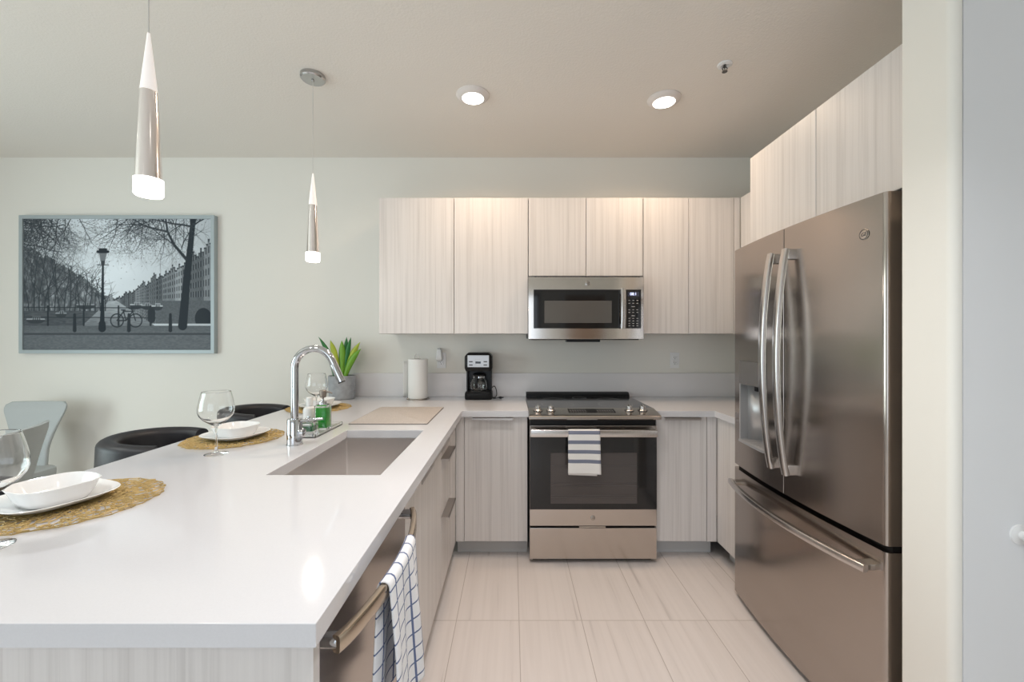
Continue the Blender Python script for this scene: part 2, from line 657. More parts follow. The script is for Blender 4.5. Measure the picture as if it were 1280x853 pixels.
tr1 = B().box(1.05, 1.148, YF + 0.001, YF + 0.03, 0, 2.4).box(2.002, 2.10, YF + 0.001, YF + 0.03, 0, 2.4).box(1.148, 2.002, YF + 0.001, YF + 0.03, 2.302, 2.4)  # casing around the added door
struct(tr1.build('trim_1', M['door_white']))
w2 = B()
for a, b_ in ((-1.0, -0.95), (0.17, 0.23), (1.35, 1.4)):
    w2.box(XL - 0.09, XL - 0.03, a, b_, 0.5, 2.2)
w2.box(XL - 0.09, XL - 0.03, -1.0, 1.4, 0.5, 0.55).box(XL - 0.09, XL - 0.03, -1.0, 1.4, 2.15, 2.2)
struct(w2.build('window_2', M['door_white']))

# ------------------------------------------------------------------ cabinets
R90 = PI / 2


def cabinet(name, label, cat, loc, rotz, w, z0, z1, d, fronts, fillers=(), toe=False, group=None, lidless=False):
    """front plane at local y=0 facing -y; fronts: (kind, x0, x1, z0, z1, pull or None)"""
    t = thing(name, label, cat, loc, rotz, group)
    ft = 0.019
    th = 0.018
    c = B()
    c.box(0.0005, th, ft + 0.002, d, z0, z1).box(w - th, w - 0.0005, ft + 0.002, d, z0, z1)
    c.box(th, w - th, d - 0.012, d, z0, z1).box(th, w - th, ft + 0.004, d - 0.012, z0, z0 + th)
    if not lidless:
        c.box(th, w - th, ft + 0.004, d - 0.012, z1 - th, z1)
        c.box(th, w - th, ft + 0.006, ft + 0.012, z0 + th, z1 - th)
    c.build('carcass', M['laminate'], t, local=True)
    for kind, x0, x1, a, b_, pull in fronts:
        g = 0.0018
        f = B().box(x0 + g, x1 - g, 0, ft, a + g, b_ - g, 0.0012, 1).build(kind, M['laminate'], t, local=True)
        if pull:
            pc, pl = pull[:2]
            p = B()
            p.box(pc - pl / 2, pc + pl / 2, -0.038, 0.012, b_ - g + 0.0002, b_ - g + 0.0022)
            p.box(pc - pl / 2, pc + pl / 2, -0.038, -0.036, b_ - g - 0.012, b_ - g + 0.0022)
            if len(pull) > 2:      # extra strip down the front, reads as a thin line under the pull
                p.box(pc - pl / 2, pc + pl / 2, -0.003, -0.0002, b_ - g - pull[2], b_ - g + 0.0002)
            p.build('edge_pull', M['pull'], f, local=True)
    for x0, x1 in fillers:
        B().box(x0 + 0.001, x1, 0.0, ft, z0, z1).build('filler_strip', M['laminate'], t, local=True)
    if toe:
        B().box(0, w, 0.078, 0.09, 0.001, z0 - 0.001).build('toe_kick', M['toekick'], t, local=True)
    return t


YU = 2.84      # face of upper doors
ZU0, ZU1 = 1.388, 2.31
cabinet('wall_cabinet', 'pale striped wall cabinet with two tall doors left of the microwave', 'cabinet',
        (-0.9007, YU, 0), 0, 1.0095, ZU0, ZU1, YB - YU - 0.002,
        [('door', 0, 0.509, ZU0, ZU1, None), ('door', 0.509, 1.0095, ZU0, ZU1, None)],
        group='wall cabinets along the back wall')
cabinet('wall_cabinet', 'short pale striped wall cabinet with two doors directly above the microwave', 'cabinet',
        (0.1105, YU, 0), 0, 0.776, 1.7776, ZU1, YB - YU - 0.002,
        [('door', 0, 0.390, 1.7776, ZU1, None), ('door', 0.390, 0.776, 1.7776, ZU1, None)],
        group='wall cabinets along the back wall')
cabinet('wall_cabinet', 'pale striped wall cabinet with two narrow doors right of the microwave', 'cabinet',
        (0.888, YU, 0), 0, 0.613, ZU0, ZU1, YB - YU - 0.002,
        [('door', 0, 0.307, ZU0, ZU1, None), ('door', 0.307, 0.613, ZU0, ZU1, None)],
        group='wall cabinets along the back wall')
cabinet('wall_cabinet', 'pale striped corner wall cabinet mostly hidden behind the refrigerator', 'cabinet',
        (1.544, YU - 0.004, 0), -R90, 0.59, ZU0, ZU1, XR - 1.544 - 0.002,
        [('door', 0, 0.59, ZU0, ZU1, None)])
B().box(1.502, 1.543, YU, YU + 0.019, ZU0, ZU1).build('x', M['laminate'])
fl = bpy.data.objects['x']
fl.name = 'corner_filler'
tag(fl, 'narrow pale filler strip in the upper cabinet corner near the refrigerator', 'filler')
cabinet('fridge_cabinet', 'deep pale striped cabinet with two doors mounted above the refrigerator', 'cabinet',
        (1.26, 2.2235, 0), -R90, 0.9835, 1.84, ZU1, XR - 1.26 - 0.002,
        [('door', 0, 0.482, 1.84, ZU1, None), ('door', 0.482, 0.9835, 1.84, ZU1, None)])

YD = 2.586     # face of base doors, back run
ZB0, ZB1 = 0.105, 0.8735
cabinet('base_cabinet', 'pale striped base cabinet with one door left of the range', 'cabinet',
        (-0.345, YD, 0), 0, 0.441, ZB0, ZB1, 0.61,
        [('door', 0.050, 0.441, ZB0, ZB1, (0.228, 0.245))], fillers=[(0, 0.0495)], toe=True,
        group='base cabinets beside the range')
cabinet('base_cabinet', 'pale striped base cabinet with one narrow door right of the range', 'cabinet',
        (0.885, YD, 0), 0, 0.374, ZB0, ZB1, 0.61,
        [('door', 0, 0.3145, ZB0, ZB1, (0.155, 0.22))], fillers=[(0.315, 0.374)], toe=True,
        group='base cabinets beside the range')
cabinet('base_cabinet', 'pale striped base cabinet tucked in the corner beside the refrigerator', 'cabinet',
        (1.261, YD - 0.002, 0), -R90, 0.345, ZB0, ZB1, XR - 1.261 - 0.002,
        [('door', 0, 0.345, ZB0, ZB1, None)], toe=True)
XP = -0.347    # face of the peninsula doors
cabinet('drawer_cabinet', 'pale striped three drawer base cabinet at the inner corner of the peninsula', 'cabinet',
        (XP, 2.049, 0), R90, 0.534, ZB0, ZB1, 0.58,
        [('drawer', 0, 0.345, 0.764, ZB1, (0.14, 0.25, 0.077)), ('drawer', 0, 0.345, 0.477, 0.764, (0.14, 0.25)),
         ('drawer', 0, 0.345, ZB0, 0.477, (0.14, 0.25))],
        fillers=[(0.346, 0.534)], toe=True)
cabinet('sink_cabinet', 'pale striped sink base cabinet between the dishwasher and the drawers', 'cabinet',
        (XP, 1.335, 0), R90, 0.712, ZB0, ZB1, 0.58,
        [('door', 0, 0.712, ZB0, ZB1, (0.40, 0.25, 0.077))], toe=True, lidless=True)
ep = B().box(-1.02, -0.318, 0.672, 0.694, 0.0, 0.8745).build('end_panel', M['laminate'])
tag(ep, 'pale striped end panel under the near edge of the peninsula', 'panel')
bp_ = B().box(-1.02, -1.0, 0.6945, 2.60, 0.0, 0.8745).build('back_panel', M['laminate'])
tag(bp_, 'pale striped back panel of the peninsula facing the bar stools', 'panel')

# ------------------------------------------------------------------ worktops, backsplash, sink
ZTB = 0.8755
SX0, SX1, SY0, SY1 = -0.795, -0.426, 1.356, 2.022
ctop = B()
bev = 0.0022


def flat_top(b, outline, hole=None):
    """worktop slab from an outline, optional rectangular hole, with arrised edges"""
    b.hard = True
    t = bmesh.new()
    vs = [t.verts.new((x, y, ZT)) for x, y in outline]
    es = [t.edges.new((vs[i], vs[(i + 1) % len(vs)])) for i in range(len(vs))]
    if hole:
        hs = [t.verts.new((x, y, ZT)) for x, y in hole]
        es += [t.edges.new((hs[i], hs[(i + 1) % len(hs)])) for i in range(len(hs))]
    bmesh.ops.triangle_fill(t, use_beauty=True, use_dissolve=False, edges=es)
    ext = bmesh.ops.extrude_face_region(t, geom=list(t.faces))
    for v in [g for g in ext['geom'] if isinstance(g, bmesh.types.BMVert)]:
        v.co.z = ZTB
    bmesh.ops.recalc_face_normals(t, faces=list(t.faces))
    ed = [e for e in t.edges if len(e.link_faces) == 2 and e.calc_face_angle(0) > 1.0]
    bmesh.ops.bevel(t, geom=ed, offset=bev, segments=2, profile=0.5, affect='EDGES')
    b._merge(t)


flat_top(ctop, [(-1.425, 0.6475), (-0.302, 0.6475), (-0.306, 2.563), (0.101, 2.563), (0.101, YB - 0.001), (-1.425, YB - 0.001)],
         [(SX0, SY0), (SX1, SY0), (SX1, SY1), (SX0, SY1)])
tag(ctop.build('countertop', M['quartz']), 'white quartz countertop of the peninsula with the sink cut into it', 'countertop')
ct2 = B()
flat_top(ct2, [(0.879, 2.563), (1.238, 2.563), (1.238, 2.238), (XR - 0.001, 2.238), (XR - 0.001, YB - 0.001), (0.879, YB - 0.001)])
tag(ct2.build('countertop', M['quartz']), 'white quartz countertop between the range and the refrigerator', 'countertop')
bs = B().box(-1.215, XR - 0.001, 3.199, YB - 0.0005, ZT + 0.0005, 1.0915, 0.0015, 1)
tag(bs.build('backsplash', M['splash']), 'low grey quartz backsplash along the back wall', 'backsplash')

sk = B()
zb = 0.655
o_ = 0.004
outer = [(SX0 - o_, SY0 - o_), (SX1 + o_, SY0 - o_), (SX1 + o_, SY1 + o_), (SX0 - o_, SY1 + o_)]


def rrect(x0, x1, y0, y1, r, z, n=5):
    pts = []
    for cx, cy, a0 in ((x1 - r, y1 - r, 0), (x0 + r, y1 - r, PI / 2), (x0 + r, y0 + r, PI), (x1 - r, y0 + r, 1.5 * PI)):
        for i in range(n):
            a = a0 + (PI / 2) * i / (n - 1)
            pts.append((cx + r * math.cos(a), cy + r * math.sin(a), z))
    return pts


rg = []
ztop = ZTB - 0.0008
rg.append(rrect(SX0 - 0.022, SX1 + 0.022, SY0 - 0.018, SY1 + 0.018, 0.02, ztop))
rg.append(rrect(SX0 - 0.003, SX1 + 0.003, SY0 - 0.003, SY1 + 0.003, 0.008, ztop))
rg.append(rrect(SX0 - 0.003, SX1 + 0.003, SY0 - 0.003, SY1 + 0.003, 0.008, zb + 0.012))
rg.append(rrect(SX0 + 0.004, SX1 - 0.004, SY0 + 0.004, SY1 - 0.004, 0.010, zb + 0.002))
rg.append(rrect(-0.66, -0.56, 1.64, 1.74, 0.0499, zb - 0.008))
rg.append(rrect(-0.655, -0.565, 1.645, 1.735, 0.0449, zb - 0.02))
sk.loft(rg, caps=False)
sk.bm.faces.new(list(reversed([v for v in sk.bm.verts][-len(rg[-1]):])))
sink_t = thing('sink', 'square undermount stainless steel sink in the peninsula', 'sink', (-0.61, 1.69, zb))
so = sk.build('basin', M['sink_steel'], sink_t, recalc=False, smooth=30)
add_mod(so, 'SOLIDIFY', thickness=0.0015, offset=-1)
dr = B().lathe([(0, -0.012), (0.036, -0.012), (0.042, -0.009), (0.042, -0.012)], (-0.61, 1.69, zb), 24)
for k in range(8):
    a = 2 * PI * k / 8
    dr.cyl(0.003, (-0.61 + 0.02 * math.cos(a), 1.69 + 0.02 * math.sin(a), zb - 0.0115), (-0.61 + 0.02 * math.cos(a), 1.69 + 0.02 * math.sin(a), zb - 0.009), 8)
dr.build('drain', M['chrome'], sink_t)

# faucet
fx, fy = -0.903, 1.745
ft_ = thing('faucet', 'tall chrome gooseneck faucet beside the sink', 'faucet', (fx, fy, ZT))
B().lathe([(0, 0), (0.032, 0), (0.032, 0.003), (0.030, 0.005), (0.0295, 0.104), (0.0275, 0.108), (0, 0.108)],
          (fx, fy, ZT), 32).build('body', M['chrome'], ft_)
pth = [(fx, fy, 1.02), (fx, fy, 1.10), (fx, fy, 1.18), (fx, fy, 1.232)]
ar = 0.081
cxa, cza = fx + ar, 1.232
for i in range(1, 22):
    a = PI - math.radians(156) * i / 21
    pth.append((cxa + ar * math.cos(a), fy, cza + ar * math.sin(a)))
ex, ez = pth[-1][0], pth[-1][2]
dx_, dz_ = math.sin(math.radians(24)), -math.cos(math.radians(24))
pth.append((ex + dx_ * 0.02, fy, ez + dz_ * 0.02))
B().tube(pth, 0.0152, 20).build('neck', M['chrome'], ft_)
sp0 = (ex + dx_ * 0.02, fy, ez + dz_ * 0.02)
sp1 = (ex + dx_ * 0.098, fy, ez + dz_ * 0.098)
spr = B().tube([sp0, (ex + dx_ * 0.022, fy, ez + dz_ * 0.022), sp1], [0.0155, 0.0158, 0.0162], 20)
spray = spr.build('spray_head', M['chrome'], ft_)
B().tube([(sp1[0] + dx_ * 0.0004, fy, sp1[2] + dz_ * 0.0004), (sp1[0] + dx_ * 0.004, fy, sp1[2] + dz_ * 0.004)], 0.0145, 20).build('nozzle', M['black'], spray)
hub = B()
hub.lathe([(0, 0), (0.0185, 0), (0.0185, -0.012), (0.017, -0.016), (0.008, -0.019), (0, -0.019)], (fx + 0.026, fy - 0.004, 0.965), 24, axis='X')
hb = hub.build('handle_hub', M['chrome'], ft_)
B().tube([(fx + 0.022, fy, 1.012), (fx + 0.05, fy, 1.0165), (fx + 0.118, fy, 1.022)], [0.0065, 0.0055, 0.0048], 12).build('lever', M['chrome'], ft_)

# ------------------------------------------------------------------ range
rx0, rx1 = 0.1065, 0.8725
RG = thing('range', 'stainless slide-in electric range with black glass oven door', 'range', (0.49, 2.85, 0))
B().box(rx0, rx1, 2.565, 3.19, 0.03, 0.905, 0.003, 1).build('body', M['darkgrey'], RG)
# cooktop glass with a slight overlap onto the counters
B().box(rx0 - 0.004, rx1 + 0.006, 2.615, 3.185, 0.9155, 0.9235, 0.003, 2).build('cooktop', M['cooktop'], RG)
ctp = [o for o in RG.children if o.name.startswith('cooktop')][0]
bz = B()
for cx_, cy_, r_ in ((0.30, 2.98, 0.08), (0.30, 2.76, 0.105), (0.68, 2.98, 0.075), (0.68, 2.76, 0.11), (0.49, 3.06, 0.05)):
    bz.lathe([(r_ - 0.0015, 0.0), (r_ - 0.0015, 0.0003), (r_, 0.0003), (r_, 0.0)], (cx_, cy_, 0.9236), 40)
bz.build('burner_ring', M['print_white'], ctp)
bt = B().prism([(3.125, 0.924), (3.187, 0.924), (3.187, 0.954), (3.150, 0.954), (3.125, 0.938)], 'X', rx0 - 0.001, rx1 + 0.001)
bt.build('rear_vent', M['black'], RG)
# sloped control panel and front lip
cp = B().prism([(2.618, 0.9245), (2.49, 0.9045), (2.476, 0.9005), (2.470, 0.894), (2.470, 0.882), (2.475, 0.8765), (2.60, 0.8765), (2.618, 0.9)],
               'X', rx0 - 0.005, rx1 + 0.007)
cpo = cp.build('control_panel', M['steel'], RG, smooth=20)
sl = math.atan2(0.02, 0.128)
nrm = Vector((0, -math.sin(sl), math.cos(sl)))
rotx = Matrix.Rotation(sl, 3, 'X')


def on_panel(x, t):     # t 0 front .. 1 back along the slope
    return Vector((x, 2.49 + 0.128 * t, 0.9045 + 0.02 * t))


dc = on_panel(0.484, 0.55)
dsp = B()
dsp.box(dc.x - 0.142, dc.x + 0.142, dc.y - 0.036, dc.y + 0.036, dc.z - 0.0008, dc.z + 0.0012, 0.0006, 1, rot=rotx)
dso = dsp.build('display', M['display_black'], cpo)
for i in range(18):
    if 7 <= i <= 10:
        continue
    for j in range(3):
        bts = B()
        p = on_panel(dc.x - 0.128 + i * 0.015, 0.36 + j * 0.19) + nrm * 0.0014
        bts.box(p.x - 0.004, p.x + 0.004, p.y - 0.002, p.y + 0.002, p.z - 0.0002, p.z + 0.0002, rot=rotx)
        bts.build('button_print', M['print_white'], dso)
for kx in (0.158, 0.237, 0.716, 0.797):
    p = on_panel(kx, 0.58)
    kb_ = B()
    kb_.lathe([(0, 0.0002), (0.0255, 0.0002), (0.0255, 0.005), (0.023, 0.008), (0.0195, 0.010), (0.0175, 0.026), (0.0165, 0.029), (0, 0.029)], (0, 0, 0), 24)
    kb_.box(-0.0042, 0.0042, -0.018, 0.018, 0.027, 0.037, 0.002, 2)
    for v in kb_.bm.verts:
        v.co = rotx @ v.co + p
    ko = kb_.build('knob', M['handle_steel'], cpo)
    rg_ = B().lathe([(0.026, 0.0003), (0.0295, 0.0003), (0.0295, 0.0022), (0.026, 0.0022), (0.026, 0.0003)], (0, 0, 0), 24)
    for v in rg_.bm.verts:
        v.co = rotx @ v.co + p
    rg_.build('knob_ring', M['darkgrey'], ko)
B().box(rx0 + 0.004, rx1 - 0.004, 2.545, 2.566, 0.832, 0.8755).build('vent_strip', M['black'], RG)
# oven door
ydf = 2.53
dd = B().box(rx0, rx1, ydf, 2.563, 0.2265, 0.8305, 0.003, 2)
od = dd.build('oven_door', M['steel'], RG)
B().box(rx0 + 0.001, rx1 - 0.001, ydf - 0.0035, ydf - 0.0002, 0.3265, 0.762, 0.001, 1).build('door_glass', M['black_gloss'], od)
dgl = [o for o in od.children][0]
B().box(0.232, 0.752, ydf - 0.0045, ydf - 0.0037, 0.362, 0.668, 0.0003, 1).build('oven_window', M['ovenwin'], dgl)
rk = B()
for z in (0.40, 0.413, 0.47, 0.485, 0.59):
    rk.box(0.236, 0.748, ydf - 0.0051, ydf - 0.0047, z - 0.001, z + 0.001)
rk.build('oven_rack', M['darkgrey'], dgl)
# handle: flat wide bar carried by two end mounts
hy = 2.474
hbv = B().tube([(rx0 + 0.006, hy, 0.797), (rx1 - 0.018, hy, 0.797)], 1.0, 16, flat=(0.022, 0.0095), up=(0, 0, 1))
ho = hbv.build('handle', M['handle_steel'], od)
for xm in (rx0 + 0.026, rx1 - 0.026):
    B().box(xm - 0.014, xm + 0.014, hy + 0.009, ydf + 0.001, 0.783, 0.811, 0.003).build('handle_mount', M['handle_steel'], ho)
# drawer
dro = B().box(rx0, rx1, ydf, 2.563, 0.0255, 0.2145, 0.004, 2).build('storage_drawer', M['steel'], RG)
B().box(0.405, 0.565, ydf + 0.002, ydf + 0.02, 0.2147, 0.2225, 0.001, 1).build('drawer_pull', M['nickel'], dro)
for ym in (2.575, 3.15):
    B().box(rx0 + 0.02, rx1 - 0.02, ym, ym + 0.03, 0.0, 0.03).build('foot', M['black'], RG)


def badge(parent, c, r, facing, on_steel=True):
    """round maker's medallion with a scripted monogram"""
    ax = 'Y' if facing == 'Y' else 'X'
    b_ = B().lathe([(0, 0.0004), (r, 0.0004), (r, 0.0014), (r * 0.86, 0.0022), (0, 0.0022)], c, 32, axis=ax)
    o = b_.build('badge', M['nickel'], parent)
    rg2 = B().lathe([(r * 0.80, 0.0022), (r * 0.80, 0.003), (r * 0.9, 0.003), (r * 0.9, 0.002)], c, 32, axis=ax)
    rg2.build('badge_ring', M['darkgrey'], o)
    off = Vector((0, -0.0026, 0)) if ax == 'Y' else Vector((-0.0026, 0, 0))
    rot = (PI / 2, 0, 0) if ax == 'Y' else (PI / 2, 0, -PI / 2)
    text_mesh('monogram', 'GE', r * 0.95, M['darkgrey'], o, Vector(c) + off, rot, 0.0004, 0.3)
    return o


badge(od, (0.487, ydf, 0.275), 0.014, 'Y')

# striped towel over the oven handle
def towel_range():
    x0, x1 = 0.332, 0.516
    L_f, L_b = 0.262, 0.18
    def prof(s):
        # s: metres along the cloth, 0 = top of the fold, positive in front
        r = 0.013
        q = r * PI / 2
        if abs(s) < q:
            a = s / r
            return hy - r * math.sin(a), 0.820 + (r * math.cos(a) - r)
        if s > 0:
            return hy - r, 0.820 - r - (s - q)
        return hy + r, 0.820 - r + (s + q)
    n = 60
    def f(u, v):
        s = -L_b + (L_f + L_b) * v
        y, z = prof(s)
        t = max(0, s) / L_f
        x = x0 + (x1 - x0) * (0.5 + (u - 0.5) * (1 + 0.05 * t))
        y -= 0.004 * t * (1 + math.sin(u * 7.0 + 0.6)) * (1 if s > 0 else 0)
        z -= 0.006 * t * u
        return (x, y, z)
    b_ = B().grid(f, 16, n, uv=lambda u, v: (u * 0.184, -L_b + (L_f + L_b) * v))
    o = b_.build('dish_towel', M['towel_stripe'], recalc=False, smooth=180)
    add_mod(o, 'SOLIDIFY', thickness=0.0035, offset=0)
    # second, slightly longer layer of the folded towel
    def g(u, v):
        s = 0.05 + (L_f + 0.004 - 0.05) * v
        y, z = prof(s)
        t = s / L_f
        return (x0 - 0.001 + (x1 - x0 - 0.016) * u, y + 0.0055 - 0.003 * t, z - 0.006 * u * v - 0.006 * v)
    c_ = B().grid(g, 10, 20, uv=lambda u, v: (u, 0.3))
    c2 = c_.build('inner_fold', M['towel_stripe'], o, recalc=False, smooth=180)
    add_mod(c2, 'SOLIDIFY', thickness=0.003, offset=0)
    tag(o, 'white towel with broad blue stripes hanging on the oven handle', 'towel')


towel_range()

# ------------------------------------------------------------------ microwave
mx0, mx1, mz0, mz1, mf = 0.1085, 0.8720, 1.352, 1.765, 2.775
MW = thing('microwave', 'stainless over-the-range microwave under the short wall cabinet', 'microwave', (0.49, 3.0, mz0))
B().box(mx0 + 0.001, mx1 - 0.001, 2.80, YB - 0.003, mz0 + 0.004, mz1, 0.003, 1).build('body', M['darkgrey'], MW)
S = 189.2


def mpx(px, py):
    return (px - 640) / S, 1.353 - (py - 424) / S


B().box(mx0, mx1, mf, 2.7995, mz0, mz1 - 0.002, 0.003, 2).build('front_frame', M['mw_steel'], MW)
mfr = [o for o in MW.children if o.name.startswith('front_frame')][0]
a0, t0 = mpx(667, 362.2)
a1, t1 = mpx(774.8, 410.8)
mdo = B().box(a0, a1, mf - 0.003, mf - 0.0002, t1, t0, 0.001, 1).build('door_glass', M['black_gloss'], MW)
a0, t0 = mpx(680.5, 376.2)
a1, t1 = mpx(764.5, 404)
B().box(a0, a1, mf - 0.0042, mf - 0.0032, t1, t0, 0.0004, 1).build('window_screen', M['micwin'], mdo)
a0, t0 = mpx(781, 362.2)
a1, t1 = mpx(801.3, 410.8)
mpo = B().box(a0, a1, mf - 0.003, mf - 0.0002, t1, t0, 0.001, 1).build('control_panel', M['black_gloss'], MW)
d0, e0 = mpx(784.5, 365.2)
d1, e1 = mpx(798.8, 370.6)
mcd = B().box(d0, d1, mf - 0.0038, mf - 0.0031, e1, e0).build('display', M['clock_bg'], mpo)
c_ = mpx(791.5, 367.9)
text_mesh('clock_digits', '08:1', 0.026, M['clock'], mcd, (c_[0], mf - 0.0042, c_[1]), (PI / 2, 0, 0), 0.0003)
for py in (375.8, 379.4, 383.5, 387.5, 390.8, 395, 398.2, 401.4, 404.6, 407.5):
    for px in ((786.5, 791.4, 796.5)):
        pr = B()
        if py in (383.5, 395) and px != 791.4:
            continue
        a, t = mpx(px, py)
        w_ = 0.0055 if py not in (383.5, 395) else 0.011
        pr.box(a - w_, a + w_, mf - 0.0036, mf - 0.0031, t - 0.0022, t + 0.0022)
        pr.build('button_print', M['print_white'], mpo)
a0, t0 = mpx(774.6, 361.5)
a1, t1 = mpx(780.8, 411)
ac = (a0 + a1) / 2
mh = B().tube([(ac, mf - 0.030, t0), (ac, mf - 0.036, (t0 * 3 + t1) / 4), (ac, mf - 0.038, (t0 + t1) / 2), (ac, mf - 0.036, (t0 + 3 * t1) / 4), (ac, mf - 0.030, t1)],
              1.0, 16, flat=(0.007, 0.0155), up=(0, -1, 0))
mho = mh.build('handle', M['handle_steel'], MW)
for zm in (t0 - 0.019, t1 + 0.019):
    B().box(ac - 0.011, ac + 0.011, mf - 0.027, mf + 0.001, zm - 0.011, zm + 0.011, 0.002).build('handle_mount', M['darkgrey'], mho)
badge(mfr, (0.4995, mf, 1.720), 0.0165, 'Y')
ub = B().box(mx0 + 0.02, mx1 - 0.03, 2.79, 3.19, mz0 - 0.006, mz0 + 0.004)
ub.box(0.362, 0.585, 2.785, 2.86, mz0 - 0.019, mz0 - 0.004, 0.003)
ub.build('underside_vent', M['black'], MW)
tv = B()
for i in range(36):
    x = 0.15 + i * 0.0195
    tv.box(x, x + 0.014, mf + 0.004, mf + 0.02, mz1 - 0.0019, mz1 + 0.001)
tv.build('top_grille', M['black'], MW)

# ------------------------------------------------------------------ refrigerator
FY0, FY1 = 1.318, 2.226
FX, FB = 1.177, 0.030
FR = thing('refrigerator', 'large stainless french-door refrigerator with bottom freezer drawer', 'refrigerator', (1.5, 1.77, 0))


def fbulge(y):
    t = (y - (FY0 + FY1) / 2) / ((FY1 - FY0) / 2)
    return FX - FB * (1 - t * t)


def door_poly(ya, yb, round_a, round_b, back=1.262, r=0.016, n=24):
    """plan outline (x,y) of a contoured door between ya and yb; outer corners rounded"""
    pts = []
    y0 = ya + (r if round_a else 0.002)
    y1 = yb - (r if round_b else 0.002)
    if round_a:
        fx_ = fbulge(y0)
        for i in range(7):
            a = -PI / 2 - (PI / 2) * i / 7
            pts.append((fx_ + r * 1.0 + r * math.cos(a), y0 + r * math.sin(a)))
    else:
        fx_ = fbulge(y0)
        pts.append((fx_ + 0.003, y0 - 0.002))
    for i in range(n + 1):
        y = y0 + (y1 - y0) * i / n
        pts.append((fbulge(y), y))
    if round_b:
        fx_ = fbulge(y1)
        for i in range(1, 8):
            a = PI - (PI / 2) * i / 7
            pts.append((fx_ + r + r * math.cos(a), y1 + r * math.sin(a)))
    else:
        pts.append((fbulge(y1) + 0.003, y1 + 0.002))
    pts.append((back, yb))
    pts.append((back, ya))
    return pts


YS = 1.772
ZF0, ZF1, ZD0, ZD1 = 0.030, 0.6795, 0.7005, 1.818
B().box(1.27, XR - 0.012, FY0 + 0.006, FY1 - 0.004, 0.022, 1.80, 0.004, 1).build('cabinet_body', M['darkgrey'], FR)
rd = B().prism(door_poly(FY0, YS - 0.0015, True, False), 'Z', ZD0, ZD1)
rdo = rd.build('right_door', M['fridge_steel'], FR)
DY0, DY1, DZ0, DZ1, DZ2 = 1.895, 2.160, 0.832, 1.126, 1.243


def strip(ya, yb, n=10, back=1.262):
    pts = [(fbulge(ya + (yb - ya) * i / n), ya + (yb - ya) * i / n) for i in range(n + 1)]
    return pts + [(back, yb), (back, ya)]


ld = B()
full = door_poly(YS + 0.0015, FY1, False, True)
ld.prism(full, 'Z', ZD0, DZ0).prism(full, 'Z', DZ2, ZD1)
lp = [p for p in full if p[1] <= DY0 + 1e-6 and p[0] < 1.25] + [(fbulge(DY0), DY0), (1.262, DY0), (1.262, YS + 0.0015)]
ld.prism(lp, 'Z', DZ0, DZ2)
hp = [(fbulge(DY1), DY1)] + [p for p in full if p[1] > DY1 + 1e-6 and p[0] < 1.25] + [(1.262, FY1), (1.262, DY1)]
ld.prism(hp, 'Z', DZ0, DZ2)
ldo = ld.build('left_door', M['fridge_steel'], FR)
# dispenser: control panel, recess, tray, nozzle
ds = B().prism([(x - 0.001 if x < 1.25 else x, y) for x, y in strip(DY0 + 0.001, DY1 - 0.001)], 'Z', DZ1, DZ2 - 0.001)
dso_ = ds.build('dispenser_panel', M['disp_grey'], ldo)
nic = B()
ys_ = [DY0 + 0.012 + (DY1 - DY0 - 0.024) * i / 12 for i in range(13)]
ring_o = []
xb = 1.255
arcpts = [(xb - 0.05 * (1 - math.sin(PI * i / 12)) ** 2, ys_[i]) for i in range(13)]
for z in (DZ0 + 0.012, DZ1):
    ring_o.append([(x, y, z) for x, y in arcpts])
nb = nic.bm
A_ = [nb.verts.new(p) for p in ring_o[0]]
C_ = [nb.verts.new(p) for p in ring_o[1]]
for i in range(12):
    nb.faces.new((A_[i], A_[i + 1], C_[i + 1], C_[i]))
nco = nic.build('dispenser_recess', M['silver'], ldo, recalc=False, smooth=60)
add_mod(nco, 'SOLIDIFY', thickness=0.003, offset=0)
for ya_, yb2 in ((DY1 - 0.014, DY1 - 0.0005), (DY0 + 0.0005, DY0 + 0.014)):
    B().prism(strip(ya_, yb2, 2, 1.255), 'Z', DZ0 + 0.001, DZ1 - 0.0005).build('dispenser_jamb', M['silver'], ldo)
tr_ = B().prism([(x - 0.010 if x < 1.25 else x, y) for x, y in strip(DY0 + 0.0145, DY1 - 0.0145, 8, 1.252)], 'Z', DZ0 + 0.001, DZ0 + 0.012)
for i in range(9):
    y = DY0 + 0.03 + i * 0.025
    tr_.box(1.165, 1.245, y, y + 0.004, DZ0 + 0.012, DZ0 + 0.0145)
tr_.build('drip_tray', M['silver'], ldo)
nz = B().box(1.19, 1.225, 2.03, 2.065, DZ1 - 0.03, DZ1, 0.004).box(1.19, 1.23, 1.96, 2.01, DZ1 - 0.018, DZ1, 0.003)
nz.build('nozzle', M['black'], ldo)
# freezer drawer
fz = B().prism(door_poly(FY0, FY1, True, True, n=40), 'Z', ZF0, ZF1)
fzo = fz.build('freezer_drawer', M['fridge_steel'], FR)
B().box(1.20, 1.262, FY0 + 0.006, FY1 - 0.006, ZF1 + 0.0005, ZD0 - 0.0005).build('gasket', M['black'], FR)
B().box(1.212, 1.26, FY0 + 0.02, FY1 - 0.02, 0.0, ZF0).build('plinth', M['black'], FR)
hg = B().box(1.225, 1.30, FY0 + 0.014, FY0 + 0.075, ZD1 + 0.0005, ZD1 + 0.007, 0.002)
hg.box(1.272, 1.40, FY0 + 0.014, FY0 + 0.08, 1.8, ZD1 + 0.007, 0.002)
hg.build('hinge_cover', M['black'], FR)
hl = B().cyl(0.012, (1.212, FY0 + 0.018, ZF1 + 0.0008), (1.212, FY0 + 0.018, ZD0 - 0.0008), 14)
hl.build('lower_hinge', M['chrome'], FR)


